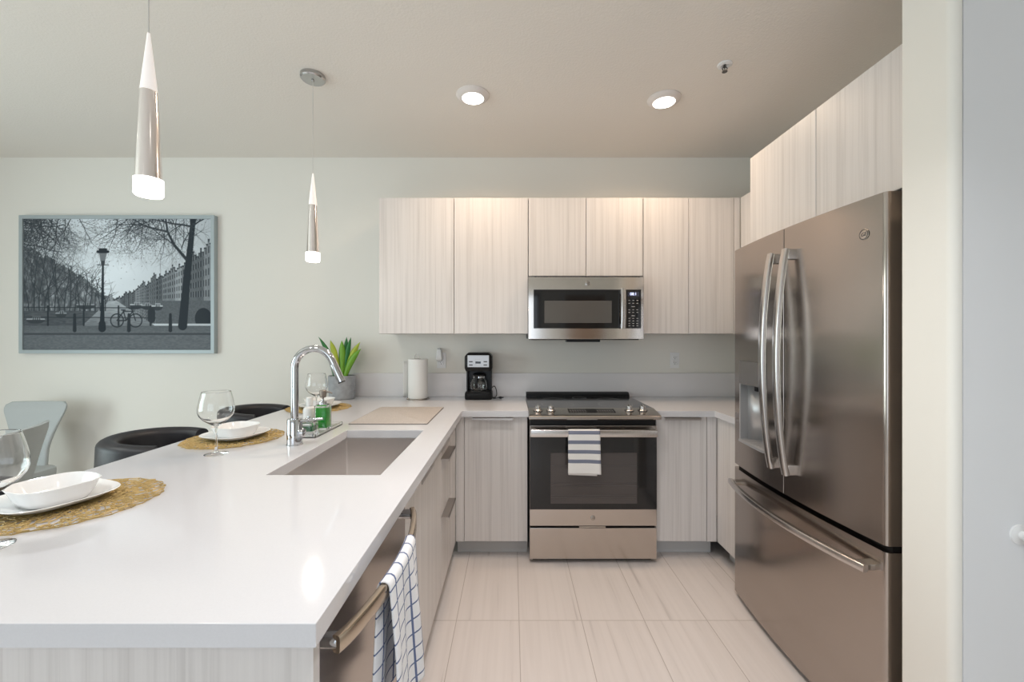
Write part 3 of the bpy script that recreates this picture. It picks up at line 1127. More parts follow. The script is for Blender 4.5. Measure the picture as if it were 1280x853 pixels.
def fridge_handle(parent, y, zt, zb_, lean):
    pts = []
    n = 20
    for i in range(n + 1):
        t = i / n
        bow = math.sin(PI * t) ** 0.8 if 0 < t < 1 else 0
        off = 0.024 + 0.040 * bow
        pts.append((fbulge(y) - off, y + lean * (1 - bow), zt + (zb_ - zt) * t))
    o = B().tube(pts, 1.0, 16, flat=(0.0105, 0.0155), up=(-1, 0, 0)).build('handle', M['handle_steel'], parent)
    for zz, nm in ((zt - 0.022, 'a'), (zb_ + 0.022, 'b')):
        B().box(fbulge(y) - 0.022, fbulge(y) + 0.004, y + lean - 0.013, y + lean + 0.013, zz - 0.021, zz + 0.021, 0.004).build('handle_mount', M['handle_steel'], o)
    return o


fridge_handle(rdo, 1.724, 1.722, 0.795, 0.0)
fridge_handle(ldo, 1.822, 1.722, 0.795, 0.0)
pts = []
for i in range(25):
    t = i / 24
    bow = math.sin(PI * t) ** 0.8 if 0 < t < 1 else 0
    y = 1.352 + (2.188 - 1.352) * t
    pts.append((fbulge(y) - 0.034 - 0.030 * bow, y, 0.614))
fho = B().tube(pts, 1.0, 16, flat=(0.0135, 0.0115), up=(0, 0, 1)).build('handle', M['handle_steel'], fzo)
for y in (1.375, 2.165):
    B().box(fbulge(y) - 0.030, fbulge(y) + 0.004, y - 0.02, y + 0.02, 0.604, 0.624, 0.004).build('handle_mount', M['nickel'], fho)
badge(rdo, (fbulge(1.394) + 0.001, 1.394, 1.700), 0.019, 'X')

# ------------------------------------------------------------------ dishwasher
DW = thing('dishwasher', 'stainless dishwasher under the near end of the peninsula', 'dishwasher', (-0.62, 1.01, 0))
dwy0, dwy1 = 0.698, 1.330
B().box(-0.93, -0.362, dwy0 + 0.004, dwy1 - 0.004, 0.02, 0.868).build('tub', M['darkgrey'], DW)
dwd = B().box(-0.360, -0.337, dwy0 + 0.002, dwy1 - 0.002, 0.115, 0.870, 0.004, 2).build('door', M['fridge_steel'], DW)
B().box(-0.42, -0.40, dwy0 + 0.01, dwy1 - 0.01, 0.002, 0.112).build('toe_kick', M['black'], DW)
pts = []
for i in range(25):
    t = i / 24
    bow = math.sin(PI * t) ** 0.75 if 0 < t < 1 else 0
    y = 0.716 + (1.262 - 0.716) * t
    pts.append((-0.300 + 0.043 * bow, y, 0.832))
dwh = B().tube(pts, 1.0, 16, flat=(0.0160, 0.0085), up=(0, 0, 1)).build('handle', M['dw_handle'], dwd)
for y in (0.728, 1.250):
    B().cyl(0.0135, (-0.3365, y, 0.832), (-0.300, y, 0.832), 18).build('handle_mount', M['chrome'], dwh)


def dw_bar_x(y):
    t = (y - 0.716) / (1.262 - 0.716)
    return -0.300 + 0.043 * math.sin(PI * t) ** 0.75


def towel_dw():
    y0, y1 = 0.866, 1.075
    Lf, Lb = 0.335, 0.30
    r = 0.0125
    q = r * PI / 2

    def f(u, v):
        s = -Lb + (Lf + Lb) * v
        y = y0 + (y1 - y0) * u
        bx = dw_bar_x(y)
        top = 0.8515
        if abs(s) < q:
            a = s / r
            x, z = bx + r * math.sin(a), top - r + r * math.cos(a)
            t = 0
        elif s > 0:
            t = (s - q) / (Lf - q)
            x, z = bx + r, top - r - (s - q)
            w = math.sin(u * 10.5 + 0.5) + 0.5 * math.sin(u * 19 + 1.3)
            x += 0.013 * min(1, t * 2.2) * w * 0.6 + 0.016 * t
            y += 0.06 * t * (u - 0.15) * 0.9
            z += 0.012 * t * math.sin(u * 5)
        else:
            t = (-s - q) / (Lb - q)
            x, z = bx - r, top - r + (s + q)
            x += 0.006 * math.sin(u * 11) * min(1, t * 2) - 0.008 * t
            x = max(x, -0.330)
            y -= 0.02 * t * (1 - u)
        return (x, y, z)
    b_ = B().grid(f, 40, 90, uv=lambda u, v: (u * 0.215, -Lb + (Lf + Lb) * v))
    o = b_.build('dish_towel', M['towel_check'], recalc=False, smooth=180)
    add_mod(o, 'SOLIDIFY', thickness=0.003, offset=0)
    tag(o, 'white towel with thin blue checks hanging on the dishwasher handle', 'towel')


towel_dw()

# ------------------------------------------------------------------ ceiling fittings
def recessed(x, y, label, vis=True):
    t = thing('ceiling_light', label, 'light', (x, y, ZC), 0, 'round ceiling lights')
    B().lathe([(0.062, -0.0222), (0.066, -0.0225), (0.085, -0.012), (0.094, -0.004), (0.094, -0.0003), (0.060, -0.0003), (0.060, -0.018), (0.062, -0.0222)],
              (x, y, ZC), 40).build('trim_ring', M['lamp_trim'], t)
    B().lathe([(0, -0.0212), (0.0618, -0.0212), (0.0605, -0.0185), (0, -0.0185)], (x, y, ZC), 40).build('lens', M['lens'], t)
    return t


for x_, y_, w_, c_, l_ in DOWN:
    recessed(x_, y_, l_)  # builds fixtures for the added fill lamps as well

spk = thing('sprinkler', 'small white fire sprinkler in the ceiling right of the lights', 'sprinkler', (1.078, 2.128, ZC))
B().lathe([(0.010, -0.0003), (0.036, -0.0003), (0.034, -0.006), (0.020, -0.010), (0.018, -0.004), (0.010, -0.004), (0.010, -0.0003)], (1.078, 2.128, ZC), 24).build('escutcheon', M['white_plastic'], spk)
sh = B().cyl(0.006, (1.078, 2.128, ZC - 0.003), (1.078, 2.128, ZC - 0.016), 12)
for s_ in (-1, 1):
    sh.tube([(1.078 + s_ * 0.006, 2.128, ZC - 0.012), (1.078 + s_ * 0.013, 2.128, ZC - 0.02), (1.078 + s_ * 0.008, 2.128, ZC - 0.032), (1.078, 2.128, ZC - 0.036)], 0.002, 8)
sh.cyl(0.002, (1.078, 2.128, ZC - 0.016), (1.078, 2.128, ZC - 0.036), 8)
sh.lathe([(0, -0.036), (0.013, -0.036), (0.013, -0.038), (0, -0.038)], (1.078, 2.128, ZC), 16)
sh.build('sprinkler_head', M['darkgrey'], spk)


def pendant(x, y, label, group):
    zb_ = 1.762
    t = thing('pendant_lamp', label, 'lamp', (x, y, zb_), 0, group)
    B().lathe([(0, 0.0003 - 0.0006), (0.062, -0.0003), (0.062, -0.018), (0.056, -0.024), (0.008, -0.026), (0.006, -0.034), (0, -0.034)], (x, y, ZC), 36).build('canopy', M['canopy'], t)
    B().cyl(0.0014, (x, y, zb_ + 0.463), (x, y, ZC - 0.033), 8).build('cable', M['cable'], t)
    # acrylic spike, metal sleeve, glowing end
    B().lathe([(0, 0.465), (0.0035, 0.465), (0.0205, 0.298), (0, 0.298)], (x, y, zb_), 28).build('acrylic_tip', M['acrylic'], t)
    B().lathe([(0.0185, 0.298), (0.0205, 0.2985), (0.0315, 0.048), (0.0295, 0.0475), (0.0185, 0.298)], (x, y, zb_), 32).build('metal_sleeve', M['pendant_metal'], t)
    B().lathe([(0, 0.047), (0.0345, 0.047), (0.0345, 0.004), (0.031, 0.0), (0, 0.0)], (x, y, zb_), 32).build('lit_end', M['acrylic_hot'], t)
    d = bpy.data.lights.new('pendant_bulb', 'POINT')
    d.energy = 2
    d.color = (1, 0.9, 0.8)
    d.shadow_soft_size = 0.03
    lo = bpy.data.objects.new('pendant_bulb', d)
    lo.location = (x, y, zb_ - 0.04)
    COL.objects.link(lo)
    return t


pendant(-1.038, 1.20, 'slim cone pendant lamp nearest the camera at upper left', 'slim pendant lamps over the peninsula')
pendant(-1.052, 2.219, 'slim cone pendant lamp farther away with round ceiling canopy visible', 'slim pendant lamps over the peninsula')

# ------------------------------------------------------------------ table settings on the peninsula
def squircle(n, ph):
    def f(a):
        a2 = a - ph
        return (abs(math.cos(a2)) ** n + abs(math.sin(a2)) ** n) ** (-1.0 / n)
    return f


def placemat_mesh():
    bm = bmesh.new()
    rnd = random.Random(7)
    nr, ns = 13, 82
    R0, R1 = 0.045, 0.192
    rings = []
    for i in range(nr + 1):
        r = R0 + (R1 - R0) * i / nr
        ring = []
        for k in range(ns):
            a = 2 * PI * (k + 0.5 * (i % 2)) / ns
            rj = r + rnd.uniform(-0.0022, 0.0022) + (rnd.uniform(-0.004, 0.006) if i == nr else 0)
            ring.append(bm.verts.new((rj * math.cos(a + rnd.uniform(-0.010, 0.010)), rj * math.sin(a), 0.0016)))
        rings.append(ring)
    for i in range(nr):
        p, q = rings[i], rings[i + 1]
        for k in range(ns):
            j = (k + 1) % ns
            if i % 2 == 0:
                bm.faces.new((p[k], q[k], q[k - 1]))
                bm.faces.new((p[k], p[j], q[k]))
            else:
                bm.faces.new((p[k], q[j], q[k]))
                bm.faces.new((p[k], p[j], q[j]))
    dele = [e for e in bm.edges if len(e.link_faces) == 2 and rnd.random() < 0.33]
    bmesh.ops.dissolve_edges(bm, edges=dele, use_verts=False)
    b_ = B()
    b_.bm.free()
    b_.bm = bm
    return b_


pm0 = placemat_mesh().build('placemat', M['gold'], recalc=True, smooth=0)
add_mod(pm0, 'WIREFRAME', thickness=0.0030, use_even_offset=False, use_replace=True)
pmc = B().lathe([(0, 0.0), (0.05, 0.0), (0.05, 0.0026), (0, 0.0026)], (0, 0, 0), 32)
pmc.build('placemat_centre', M['gold'], pm0, local=True)
setts = [(-1.175, 1.118, -0.12), (-1.222, 1.848, 0.0), (-1.226, 2.665, 0.1)]
mat_lab = ['round gold openwork placemat nearest the camera', 'round gold openwork placemat in the middle beside the faucet',
           'round gold openwork placemat farthest away behind the soap bottles']
pl_lab = ['white rounded-square dinner plate nearest the camera at the left edge',
          'white rounded-square dinner plate in the middle left of the faucet',
          'white rounded-square dinner plate farthest away behind the soap bottles']
bo_lab = ['white rounded-square bowl on the plate nearest the camera', 'white rounded-square bowl on the middle plate left of the faucet',
          'white rounded-square bowl on the farthest plate behind the soap bottles']
gl_lab = ['empty stemmed wine glass cut off by the left picture edge', 'empty stemmed wine glass on the counter left of the faucet',
          'empty stemmed wine glass farthest away behind the faucet']
st_lab = ['black tub bar stool nearest the camera glimpsed behind the left plate', 'black tub bar stool in the middle of the peninsula row',
          'black tub bar stool farthest away at the wall end of the peninsula']

ph0 = math.radians(-13)
p_prof = [(0, 0.0), (0.068, 0.0), (0.076, 0.002), (0.095, 0.0085), (0.117, 0.0205), (0.1185, 0.0222), (0.117, 0.0235),
          (0.095, 0.0125), (0.076, 0.0058), (0.068, 0.0045), (0, 0.0045)]
pl0 = B().lathe(p_prof, (0, 0, 0), 64, squircle(3.0, 0)).build('dinner_plate', M['china'], smooth=50)
b_prof = [(0, 0.0), (0.062, 0.0), (0.067, 0.002), (0.076, 0.016), (0.0865, 0.040), (0.0915, 0.0465), (0.092, 0.048), (0.090, 0.0485),
          (0.0845, 0.0415), (0.073, 0.019), (0.065, 0.0068), (0.06, 0.005), (0, 0.005)]
b_prof = [(r_ * 0.91, z_ * 1.02) for r_, z_ in b_prof]
bo0 = B().lathe(b_prof, (0, 0, 0), 64, squircle(3.0, 0)).build('bowl', M['china'], smooth=50)
g_prof = [(0, 0), (0.039, 0), (0.040, 0.001), (0.036, 0.0028), (0.012, 0.007), (0.0055, 0.013), (0.0040, 0.03), (0.0036, 0.07), (0.0042, 0.098),
          (0.009, 0.108), (0.025, 0.118), (0.043, 0.132), (0.055, 0.148), (0.0605, 0.163), (0.0600, 0.178), (0.0565, 0.20), (0.0515, 0.222),
          (0.04785, 0.2365), (0.0475, 0.238), (0.0470, 0.2384), (0.0466, 0.238), (0.04695, 0.2365), (0.0506, 0.222), (0.0556, 0.20), (0.0591, 0.178), (0.0596, 0.163), (0.0541, 0.1485),
          (0.0422, 0.1330), (0.024, 0.120), (0.009, 0.1135), (0, 0.1125)]
gl0 = B().lathe(g_prof, (0, 0, 0), 48).build('wine_glass', M['glass'], smooth=60)
gpos = [(-1.105, 0.885), (-1.128, 1.602), (-1.128, 2.425)]


def stool_proto():
    t = thing('bar_stool', st_lab[0], 'bar stool', (0, 0, 0), 0, 'black bar stools along the peninsula')
    # tub back, open to +X
    rings = []
    n = 34
    for i in range(n + 1):
        ph = math.radians(-112 + 224 * i / n)
        c, s = -math.cos(ph), math.sin(ph)
        k = abs(ph) / math.radians(112)
        zt = 0.930 - 0.020 * k ** 2
        zl = 0.64
        ro, ri = 0.222, 0.150
        rt = (ro - ri) / 2
        pr_ = [(ro - 0.02, zl), (ro, zl + 0.03), (ro + 0.004, 0.78)]
        for m_ in range(9):
            a = PI * m_ / 8
            pr_.append((ri + rt + rt * math.cos(a), zt - rt * 0.8 + rt * 0.8 * math.sin(a)))
        pr_ += [(ri + 0.004, 0.80), (ri + 0.01, zl)]
        rings.append([(c * r_, s * r_, z_) for r_, z_ in pr_])
    B().loft(rings).build('backrest', M['leather'], t)
    B().lathe([(0, 0.60), (0.17, 0.60), (0.195, 0.615), (0.20, 0.63), (0, 0.63)], (0, 0, 0), 36).build('seat_base', M['leather'], t)
    B().lathe([(0, 0.631), (0.135, 0.631), (0.149, 0.64), (0.149, 0.675), (0.135, 0.69), (0.08, 0.697), (0, 0.699)], (0.0, 0, 0), 36).build('seat', M['leather'], t)
    B().lathe([(0, 0.02), (0.024, 0.02), (0.024, 0.40), (0.018, 0.405), (0.018, 0.60), (0, 0.60)], (0, 0, 0), 20).build('column', M['chrome'], t)
    B().lathe([(0, 0), (0.20, 0), (0.20, 0.006), (0.16, 0.012), (0.05, 0.022), (0.03, 0.03), (0, 0.03)], (0, 0, 0), 40).build('foot_plate', M['chrome'], t)
    ftr = [(0.13 * math.cos(a) + 0.06, 0.13 * math.sin(a), 0.30) for a in [PI * (-0.75 + 1.5 * i / 20) for i in range(21)]]
    B().tube([(0, -0.02, 0.30)] + ftr + [(0, 0.02, 0.30)], 0.009, 10).build('footrest', M['chrome'], t)
    return t


st0 = stool_proto()
spos = [(-1.60, 1.10), (-1.575, 1.90), (-1.575, 2.63)]
for i in range(3):
    x, y, rz = setts[i]
    pm = pm0 if i == 0 else copy_tree(pm0)
    pm.location = (x, y, ZT + 0.0022)
    pm.rotation_euler = (0, 0, rz * 3)
    tag(pm, mat_lab[i], 'placemat', 'gold placemats')
    p_ = pl0 if i == 0 else pl0.copy()
    if i:
        COL.objects.link(p_)
    ox = (-0.040, -0.004) if i == 0 else (0.004, 0.006)
    p_.location = (x + ox[0], y + ox[1], ZT + 0.0052)
    p_.rotation_euler = (0, 0, ph0 + rz)
    tag(p_, pl_lab[i], 'plate', 'white plates on the placemats')
    b_ = bo0 if i == 0 else bo0.copy()
    if i:
        COL.objects.link(b_)
    b_.location = (x + ox[0] - 0.002, y + ox[1] + 0.002, ZT + 0.0052 + 0.0050)
    b_.rotation_euler = (0, 0, ph0 + rz)
    tag(b_, bo_lab[i], 'bowl', 'white bowls on the plates')
    g_ = gl0 if i == 0 else gl0.copy()
    if i:
        COL.objects.link(g_)
    g_.location = (gpos[i][0], gpos[i][1], ZT + 0.0004)
    tag(g_, gl_lab[i], 'wine glass', 'wine glasses by the placemats')
    s_ = st0 if i == 0 else copy_tree(st0)
    s_.location = (spos[i][0], spos[i][1], 0)
    s_.rotation_euler = (0, 0, math.radians((4, 10, 0)[i]))
    s_['label'] = st_lab[i]

# ------------------------------------------------------------------ dining chairs
def chair_proto():
    t = thing('dining_chair', 'chair', 'chair', (0, 0, 0), 0, 'grey upholstered dining chairs')
    # back panel at local y ~ +0.2, front faces -y
    rings = []
    n = 26
    for i in range(n + 1):
        z = 0.40 + 0.505 * i / n
        k = (z - 0.40) / 0.505
        hw = 0.118 + 0.010 * (1 - k) + 0.130 * max(0, (k - 0.35) / 0.65) ** 1.3
        if k > 0.84:
            q = (k - 0.84) / 0.16
            hw -= 0.060 * (1 - math.sqrt(max(0, 1 - q * q)))
        yb_ = 0.17 + 0.06 * k * k + 0.02 * k
        th = 0.022 * (1 - 0.25 * k)
        if k > 0.95:
            th *= 0.7
        ring = []
        for m_ in range(28):
            a = 2 * PI * m_ / 28
            ca, sa = math.cos(a), math.sin(a)
            xx = math.copysign(abs(ca) ** 0.35, ca) * hw
            yy = math.copysign(abs(sa) ** 0.7, sa) * th
            curve = 0.035 * (xx / 0.22) ** 2
            ring.append((xx, yb_ + yy - curve, z))
        rings.append(ring)
    B().loft(rings).build('backrest', M['chair'], t, smooth=50)
    rings = []
    for z, e in ((0.40, -0.012), (0.405, 0), (0.445, 0.004), (0.462, 0.0), (0.47, -0.02)):
        rings.append([(px_, py_, pz_) for px_, py_, pz_ in rrect(-0.22 - e, 0.22 + e, -0.24 - e, 0.165, 0.05, z, 7)])
    B().loft(rings).build('seat', M['chair'], t, smooth=50)
    for sx in (-1, 1):
        for sy, ly in ((-0.19, -0.21), (0.13, 0.17)):
            B().tube([(sx * 0.16, sy, 0.40), (sx * 0.19, ly, 0.0)], [0.014, 0.010], 12).build('leg', M['darkgrey'], t)
    return t


ch0 = chair_proto()
ch0.location = (-3.385, 2.78, 0)
ch0.rotation_euler = (0, 0, 0)
ch0['label'] = 'pale grey dining chair against the back wall with its front facing us'
ch1 = copy_tree(ch0)
ch1.location = (-2.675, 2.05, 0)
ch1.rotation_euler = (0, 0, math.radians(-62))
ch1['label'] = 'grey dining chair seen from behind in front of the paler chair'

# ------------------------------------------------------------------ soap tray and bottles
ty = thing('soap_tray', 'shallow clear tray under the soap bottles beside the sink', 'tray', (-0.92, 2.005, ZT))
tb = B().box(-0.968, -0.872, 1.862, 2.150, ZT + 0.0004, ZT + 0.004)
tb.build('tray_base', M['silver'], ty)
rm = B().box(-0.968, -0.872, 1.859, 1.862, ZT + 0.0004, ZT + 0.016).box(-0.968, -0.872, 2.150, 2.153, ZT + 0.0004, ZT + 0.016)
rm.box(-0.971, -0.968, 1.859, 2.153, ZT + 0.0004, ZT + 0.016).box(-0.872, -0.869, 1.859, 2.153, ZT + 0.0004, ZT + 0.016)
rm.build('tray_rim', M['glass'], ty)


def dispenser(x, y, w, h, liq, liqmat, label, fill_from, pump=True):
    z = ZT + 0.0044
    t = thing('soap_dispenser', label, 'soap dispenser', (x, y, z))
    gb = B()
    hw = w / 2
    rr_ = 0.008
    O = [rrect(x - hw, x + hw, y - hw, y + hw, rr_, z_) for z_ in (z, z + h - 0.004)]
    O.append(rrect(x - hw + 0.006, x + hw - 0.006, y - hw + 0.006, y + hw - 0.006, 0.006, z + h))
    I = [rrect(x - hw + 0.004, x + hw - 0.004, y - hw + 0.004, y + hw - 0.004, 0.006, z_) for z_ in (z + h - 0.006, z + fill_from)]
    gb.loft(O + I)
    gb.build('bottle', M['glass'], t)
    lb = B().loft([rrect(x - hw + 0.0045, x + hw - 0.0045, y - hw + 0.0045, y + hw - 0.0045, 0.006, z_) for z_ in (z + fill_from + 0.0005, z + liq)])
    lb.build('liquid_soap', liqmat, t)
    zc = z + h
    B().lathe([(0, 0), (0.0175, 0), (0.0175, 0.012), (0.015, 0.016), (0.006, 0.018), (0.005, 0.024), (0, 0.024)], (x, y, zc + 0.0002), 24).build('collar', M['chrome'], t)
    if pump:
        pb = B().cyl(0.0045, (x, y, zc + 0.02), (x, y, zc + 0.04), 12)
        pb.lathe([(0, 0.034), (0.014, 0.034), (0.0165, 0.05), (0.0165, 0.066), (0.014, 0.069), (0, 0.069)], (x, y, zc), 20)
        pb.tube([(x + 0.01, y, zc + 0.060), (x + 0.03, y - 0.002, zc + 0.060), (x + 0.046, y - 0.004, zc + 0.054)], [0.005, 0.0042, 0.0036], 10)
        pb.build('pump', M['pump_metal'], t)
    return t


dispenser(-0.916, 2.035, 0.062, 0.118, 0.104, M['green_liquid'], 'tall soap dispenser full of bright green soap with a nickel pump', 0.008)
dispenser(-0.918, 1.898, 0.062, 0.062, 0.045, M['jar_liquid'], 'short clear jar with a little dark green soap behind the faucet', 0.022, pump=False)
wbt = thing('lotion_bottle', 'small white plastic bottle behind the green soap dispenser', 'bottle', (-1.005, 2.085, ZT))
B().lathe([(0, 0.0003), (0.028, 0.0003), (0.030, 0.003), (0.030, 0.085), (0.026, 0.098), (0.013, 0.106), (0.013, 0.110), (0, 0.110)], (-1.005, 2.085, ZT), 28).build('bottle', M['white_plastic'], wbt)
B().lathe([(0, 0.1105), (0.0155, 0.1105), (0.0155, 0.148), (0.014, 0.150), (0, 0.150)], (-1.005, 2.085, ZT), 24).build('cap', M['china'], wbt)

# drying mat
dm = thing('drying_mat', 'flat grey beige drying mat behind the sink', 'mat', (-0.64, 2.42, ZT))
rings = [rrect(-0.838, -0.438, 2.155, 2.680, 0.008, ZT + 0.0005), rrect(-0.838, -0.438, 2.155, 2.680, 0.008, ZT + 0.0045),
         rrect(-0.834, -0.442, 2.159, 2.676, 0.006, ZT + 0.0065)]
B().loft(rings).build('mat_cloth', M['mat_fabric'], dm)
rings = [rrect(-0.841, -0.435, 2.152, 2.683, 0.010, ZT + 0.0005), rrect(-0.841, -0.435, 2.152, 2.683, 0.010, ZT + 0.004),
         rrect(-0.8385, -0.4375, 2.1545, 2.6805, 0.008, ZT + 0.004), rrect(-0.8385, -0.4375, 2.1545, 2.6805, 0.008, ZT + 0.0005)]
B().loft(rings + [rings[0]], caps=False).build('mat_binding', M['mat_edge'], dm)

# ------------------------------------------------------------------ potted plant
pcx, pcy = -1.252, 3.095
pt = thing('potted_plant', 'spiky green plant in a round grey pot at the end of the counter', 'plant', (pcx, pcy, ZT))
B().lathe([(0, 0.0005), (0.086, 0.0005), (0.092, 0.006), (0.0965, 0.10), (0.0975, 0.150), (0.098, 0.168), (0.095, 0.171), (0.089, 0.168), (0.087, 0.14), (0, 0.14)],
          (pcx, pcy, ZT), 40, sy=0.85).build('pot', M['pot'], pt)
B().lathe([(0, 0.150), (0.08, 0.146), (0.087, 0.1405), (0, 0.1405)], (pcx, pcy, ZT), 28, sy=0.85).build('soil', M['soil'], pt)


def leaf(bx, by, tipx, tipy, tipz, w, mat, curl=0.0):
    z0 = ZT + 0.148
    P0 = Vector((pcx + bx, pcy + by, z0))
    P2 = Vector((pcx + tipx, pcy + tipy, ZT + tipz))
    P1 = (P0 + P2) / 2 + Vector((-(tipx - bx) * 0.28, 0, 0.03 + curl))
    d = (P2 - P0)
    side = Vector((d.z, 0, -d.x)).normalized()
    nrm_ = d.cross(side).normalized()

    def f(u, v):
        p = P0 * (1 - v) ** 2 + P1 * 2 * v * (1 - v) + P2 * v * v
        ww = w * (0.55 + 1.9 * v * (1 - v) ** 0.8) * (1 - v ** 6) * (1 if v < 0.999 else 0.02)
        e = (u - 0.5)
        return p + side * (e * ww) + nrm_ * (abs(e) * ww * 0.45)
    o = B().grid(f, 4, 16).build('leaf', mat, pt, recalc=False, smooth=60)
    add_mod(o, 'SOLIDIFY', thickness=0.0018, offset=0)


for a in ((-0.055, 0.0, -0.165, -0.02, 0.455, 0.034, 'leaf_dark'), (-0.03, -0.02, -0.068, -0.045, 0.432, 0.046, 'leaf_light'),
          (0.0, -0.01, 0.01, -0.03, 0.43, 0.047, 'leaf_mid'), (0.005, 0.02, 0.022, 0.03, 0.455, 0.040, 'leaf_dark'),
          (0.015, 0.0, 0.078, -0.03, 0.452, 0.036, 'leaf_dark'), (0.025, -0.01, 0.142, -0.02, 0.418, 0.044, 'leaf_light'),
          (0.03, -0.03, 0.156, -0.045, 0.368, 0.044, 'leaf_mid'), (0.02, 0.02, 0.108, 0.03, 0.395, 0.032, 'leaf_mid'),
          (-0.02, 0.03, -0.03, 0.05, 0.35, 0.036, 'leaf_mid')):
    leaf(*a[:6], M[a[6]])

# ------------------------------------------------------------------ paper towel
ptx, pty = -0.687, 3.07
ph = thing('paper_towel_holder', 'wire paper towel stand carrying the white roll', 'paper towel holder', (ptx, pty, ZT))
rb = [(ptx + 0.080 * math.cos(2 * PI * i / 36), pty + 0.080 * math.sin(2 * PI * i / 36), ZT + 0.0045) for i in range(37)]
B().tube(rb, 0.004, 10).tube([(ptx - 0.08, pty, ZT + 0.0045), (ptx + 0.08, pty, ZT + 0.0045)], 0.003, 8).tube([(ptx, pty - 0.08, ZT + 0.0045), (ptx, pty + 0.08, ZT + 0.0045)], 0.003, 8).build('wire_base', M['nickel'], ph)
lp_ = [(ptx, pty, ZT + 0.005), (ptx, pty, ZT + 0.30)]
lp_ += [(ptx - 0.012 + 0.012 * math.cos(a), pty, ZT + 0.312 + 0.014 * math.sin(a)) for a in [PI * i / 8 for i in range(9)]]
lp_ += [(ptx - 0.024, pty, ZT + 0.296)]
B().tube(lp_, 0.0032, 10).build('rod', M['nickel'], ph)
pr_ = thing('paper_roll', 'full roll of white paper towel left of the wall plug', 'paper towel', (ptx, pty, ZT + 0.0085))
z0 = ZT + 0.0090
B().lathe([(0.021, 0), (0.068, 0), (0.070, 0.002), (0.070, 0.282), (0.068, 0.284), (0.021, 0.284), (0.021, 0)], (ptx, pty, z0), 48).build('roll', M['paper'], pr_)
B().lathe([(0.019, 0.0005), (0.0205, 0.0005), (0.0205, 0.286), (0.019, 0.286), (0.019, 0.0005)], (ptx, pty, z0), 24).build('core', M['mat_fabric'], pr_)


def sheet(u, v):
    a = PI / 2 + 0.2 + (PI * 0.42) * u
    k = max(0, u - 0.45) / 0.55
    r_ = 0.0708 + 0.036 * k ** 1.5
    return (ptx + r_ * math.cos(a), pty + r_ * math.sin(a) - 0.01 * k, z0 + 0.002 + (0.272 - 0.006 * k) * v)


sh_ = B().grid(sheet, 20, 6).build('loose_sheet', M['paper'], pr_, recalc=False, smooth=180)
add_mod(sh_, 'SOLIDIFY', thickness=0.0008, offset=1)

# ------------------------------------------------------------------ outlets
def outlet(x, z, label):
    t = thing('wall_outlet', label, 'outlet', (x, YB, z))
    B().box(x - 0.035, x + 0.035, YB - 0.006, YB - 0.0005, z - 0.0595, z + 0.0595, 0.002, 2).build('cover_plate', M['white_plastic'], t)
    rc = B()
    for s_ in (-1, 1):
        rc.box(x - 0.017, x + 0.017, YB - 0.0085, YB - 0.006, z + s_ * 0.0195 - 0.0145, z + s_ * 0.0195 + 0.0145, 0.003, 2)
    ro = rc.build('receptacle', M['china'], t)
    sl_ = B()
    for s_ in (-1, 1):
        zz = z + s_ * 0.0195
        sl_.box(x - 0.0085, x - 0.0060, YB - 0.0091, YB - 0.0084, zz - 0.002, zz + 0.008)
        sl_.box(x + 0.0060, x + 0.0085, YB - 0.0091, YB - 0.0084, zz - 0.002, zz + 0.008)
        sl_.cyl(0.0028, (x, YB - 0.0091, zz - 0.008), (x, YB - 0.0084, zz - 0.008), 10)
    sl_.build('slot', M['darkgrey'], ro)
    return t


outlet(-0.540, 1.190, 'white wall outlet left of the coffee maker holding a plug-in freshener')
outlet(1.246, 1.190, 'empty white wall outlet right of the range')
af = thing('plug_in_freshener', 'white plug-in air freshener stuck in the left outlet', 'air freshener', (-0.545, 3.19, 1.235))
ax_ = -0.553
rings = []
for z, hw, dp in ((1.182, 0.010, 0.020), (1.190, 0.020, 0.034), (1.205, 0.024, 0.042), (1.235, 0.021, 0.042), (1.268, 0.017, 0.036), (1.277, 0.013, 0.028)):
    rings.append(rrect(ax_ - hw, ax_ + hw, 3.2085 - dp, 3.2085, 0.008, z))
B().loft(rings).build('body', M['white_plastic'], af)
B().box(ax_ - 0.012, ax_ + 0.012, 3.165, 3.2085, 1.2775, 1.284, 0.002).build('vent_cap', M['silver'], af)

# ------------------------------------------------------------------ coffee maker
cx0, cx1 = -0.343, -0.144
cm = thing('coffee_maker', 'black drip coffee maker with silver control panel on the counter', 'coffee maker', ((cx0 + cx1) / 2, 3.1, ZT))
yc0, yc1 = 3.02, 3.185
cc = (cx0 + cx1) / 2
rings = [rrect(cx0 + 0.004, cx1 - 0.004, yc0 + 0.004, yc1, 0.025, ZT + 0.0006), rrect(cx0, cx1, yc0, yc1, 0.028, ZT + 0.008), rrect(cx0, cx1, yc0, yc1, 0.028, ZT + 0.045),
         rrect(cx0 + 0.006, cx1 - 0.006, yc0 + 0.008, yc1, 0.025, ZT + 0.056)]
B().loft(rings).build('base', M['black'], cm)
B().lathe([(0, 0), (0.062, 0), (0.062, 0.003), (0, 0.003)], (cc, yc0 + 0.072, ZT + 0.0562), 32).build('warming_plate', M['darkgrey'], cm)
B().box(cx0 + 0.006, cx1 - 0.006, yc1 - 0.028, yc1, ZT + 0.056, ZT + 0.22, 0.004).box(cx0 + 0.006, cx0 + 0.02, yc1 - 0.08, yc1 - 0.027, ZT + 0.056, ZT + 0.22, 0.004).box(cx1 - 0.02, cx1 - 0.006, yc1 - 0.08, yc1 - 0.027, ZT + 0.056, ZT + 0.22, 0.004).build('water_tank', M['black'], cm)
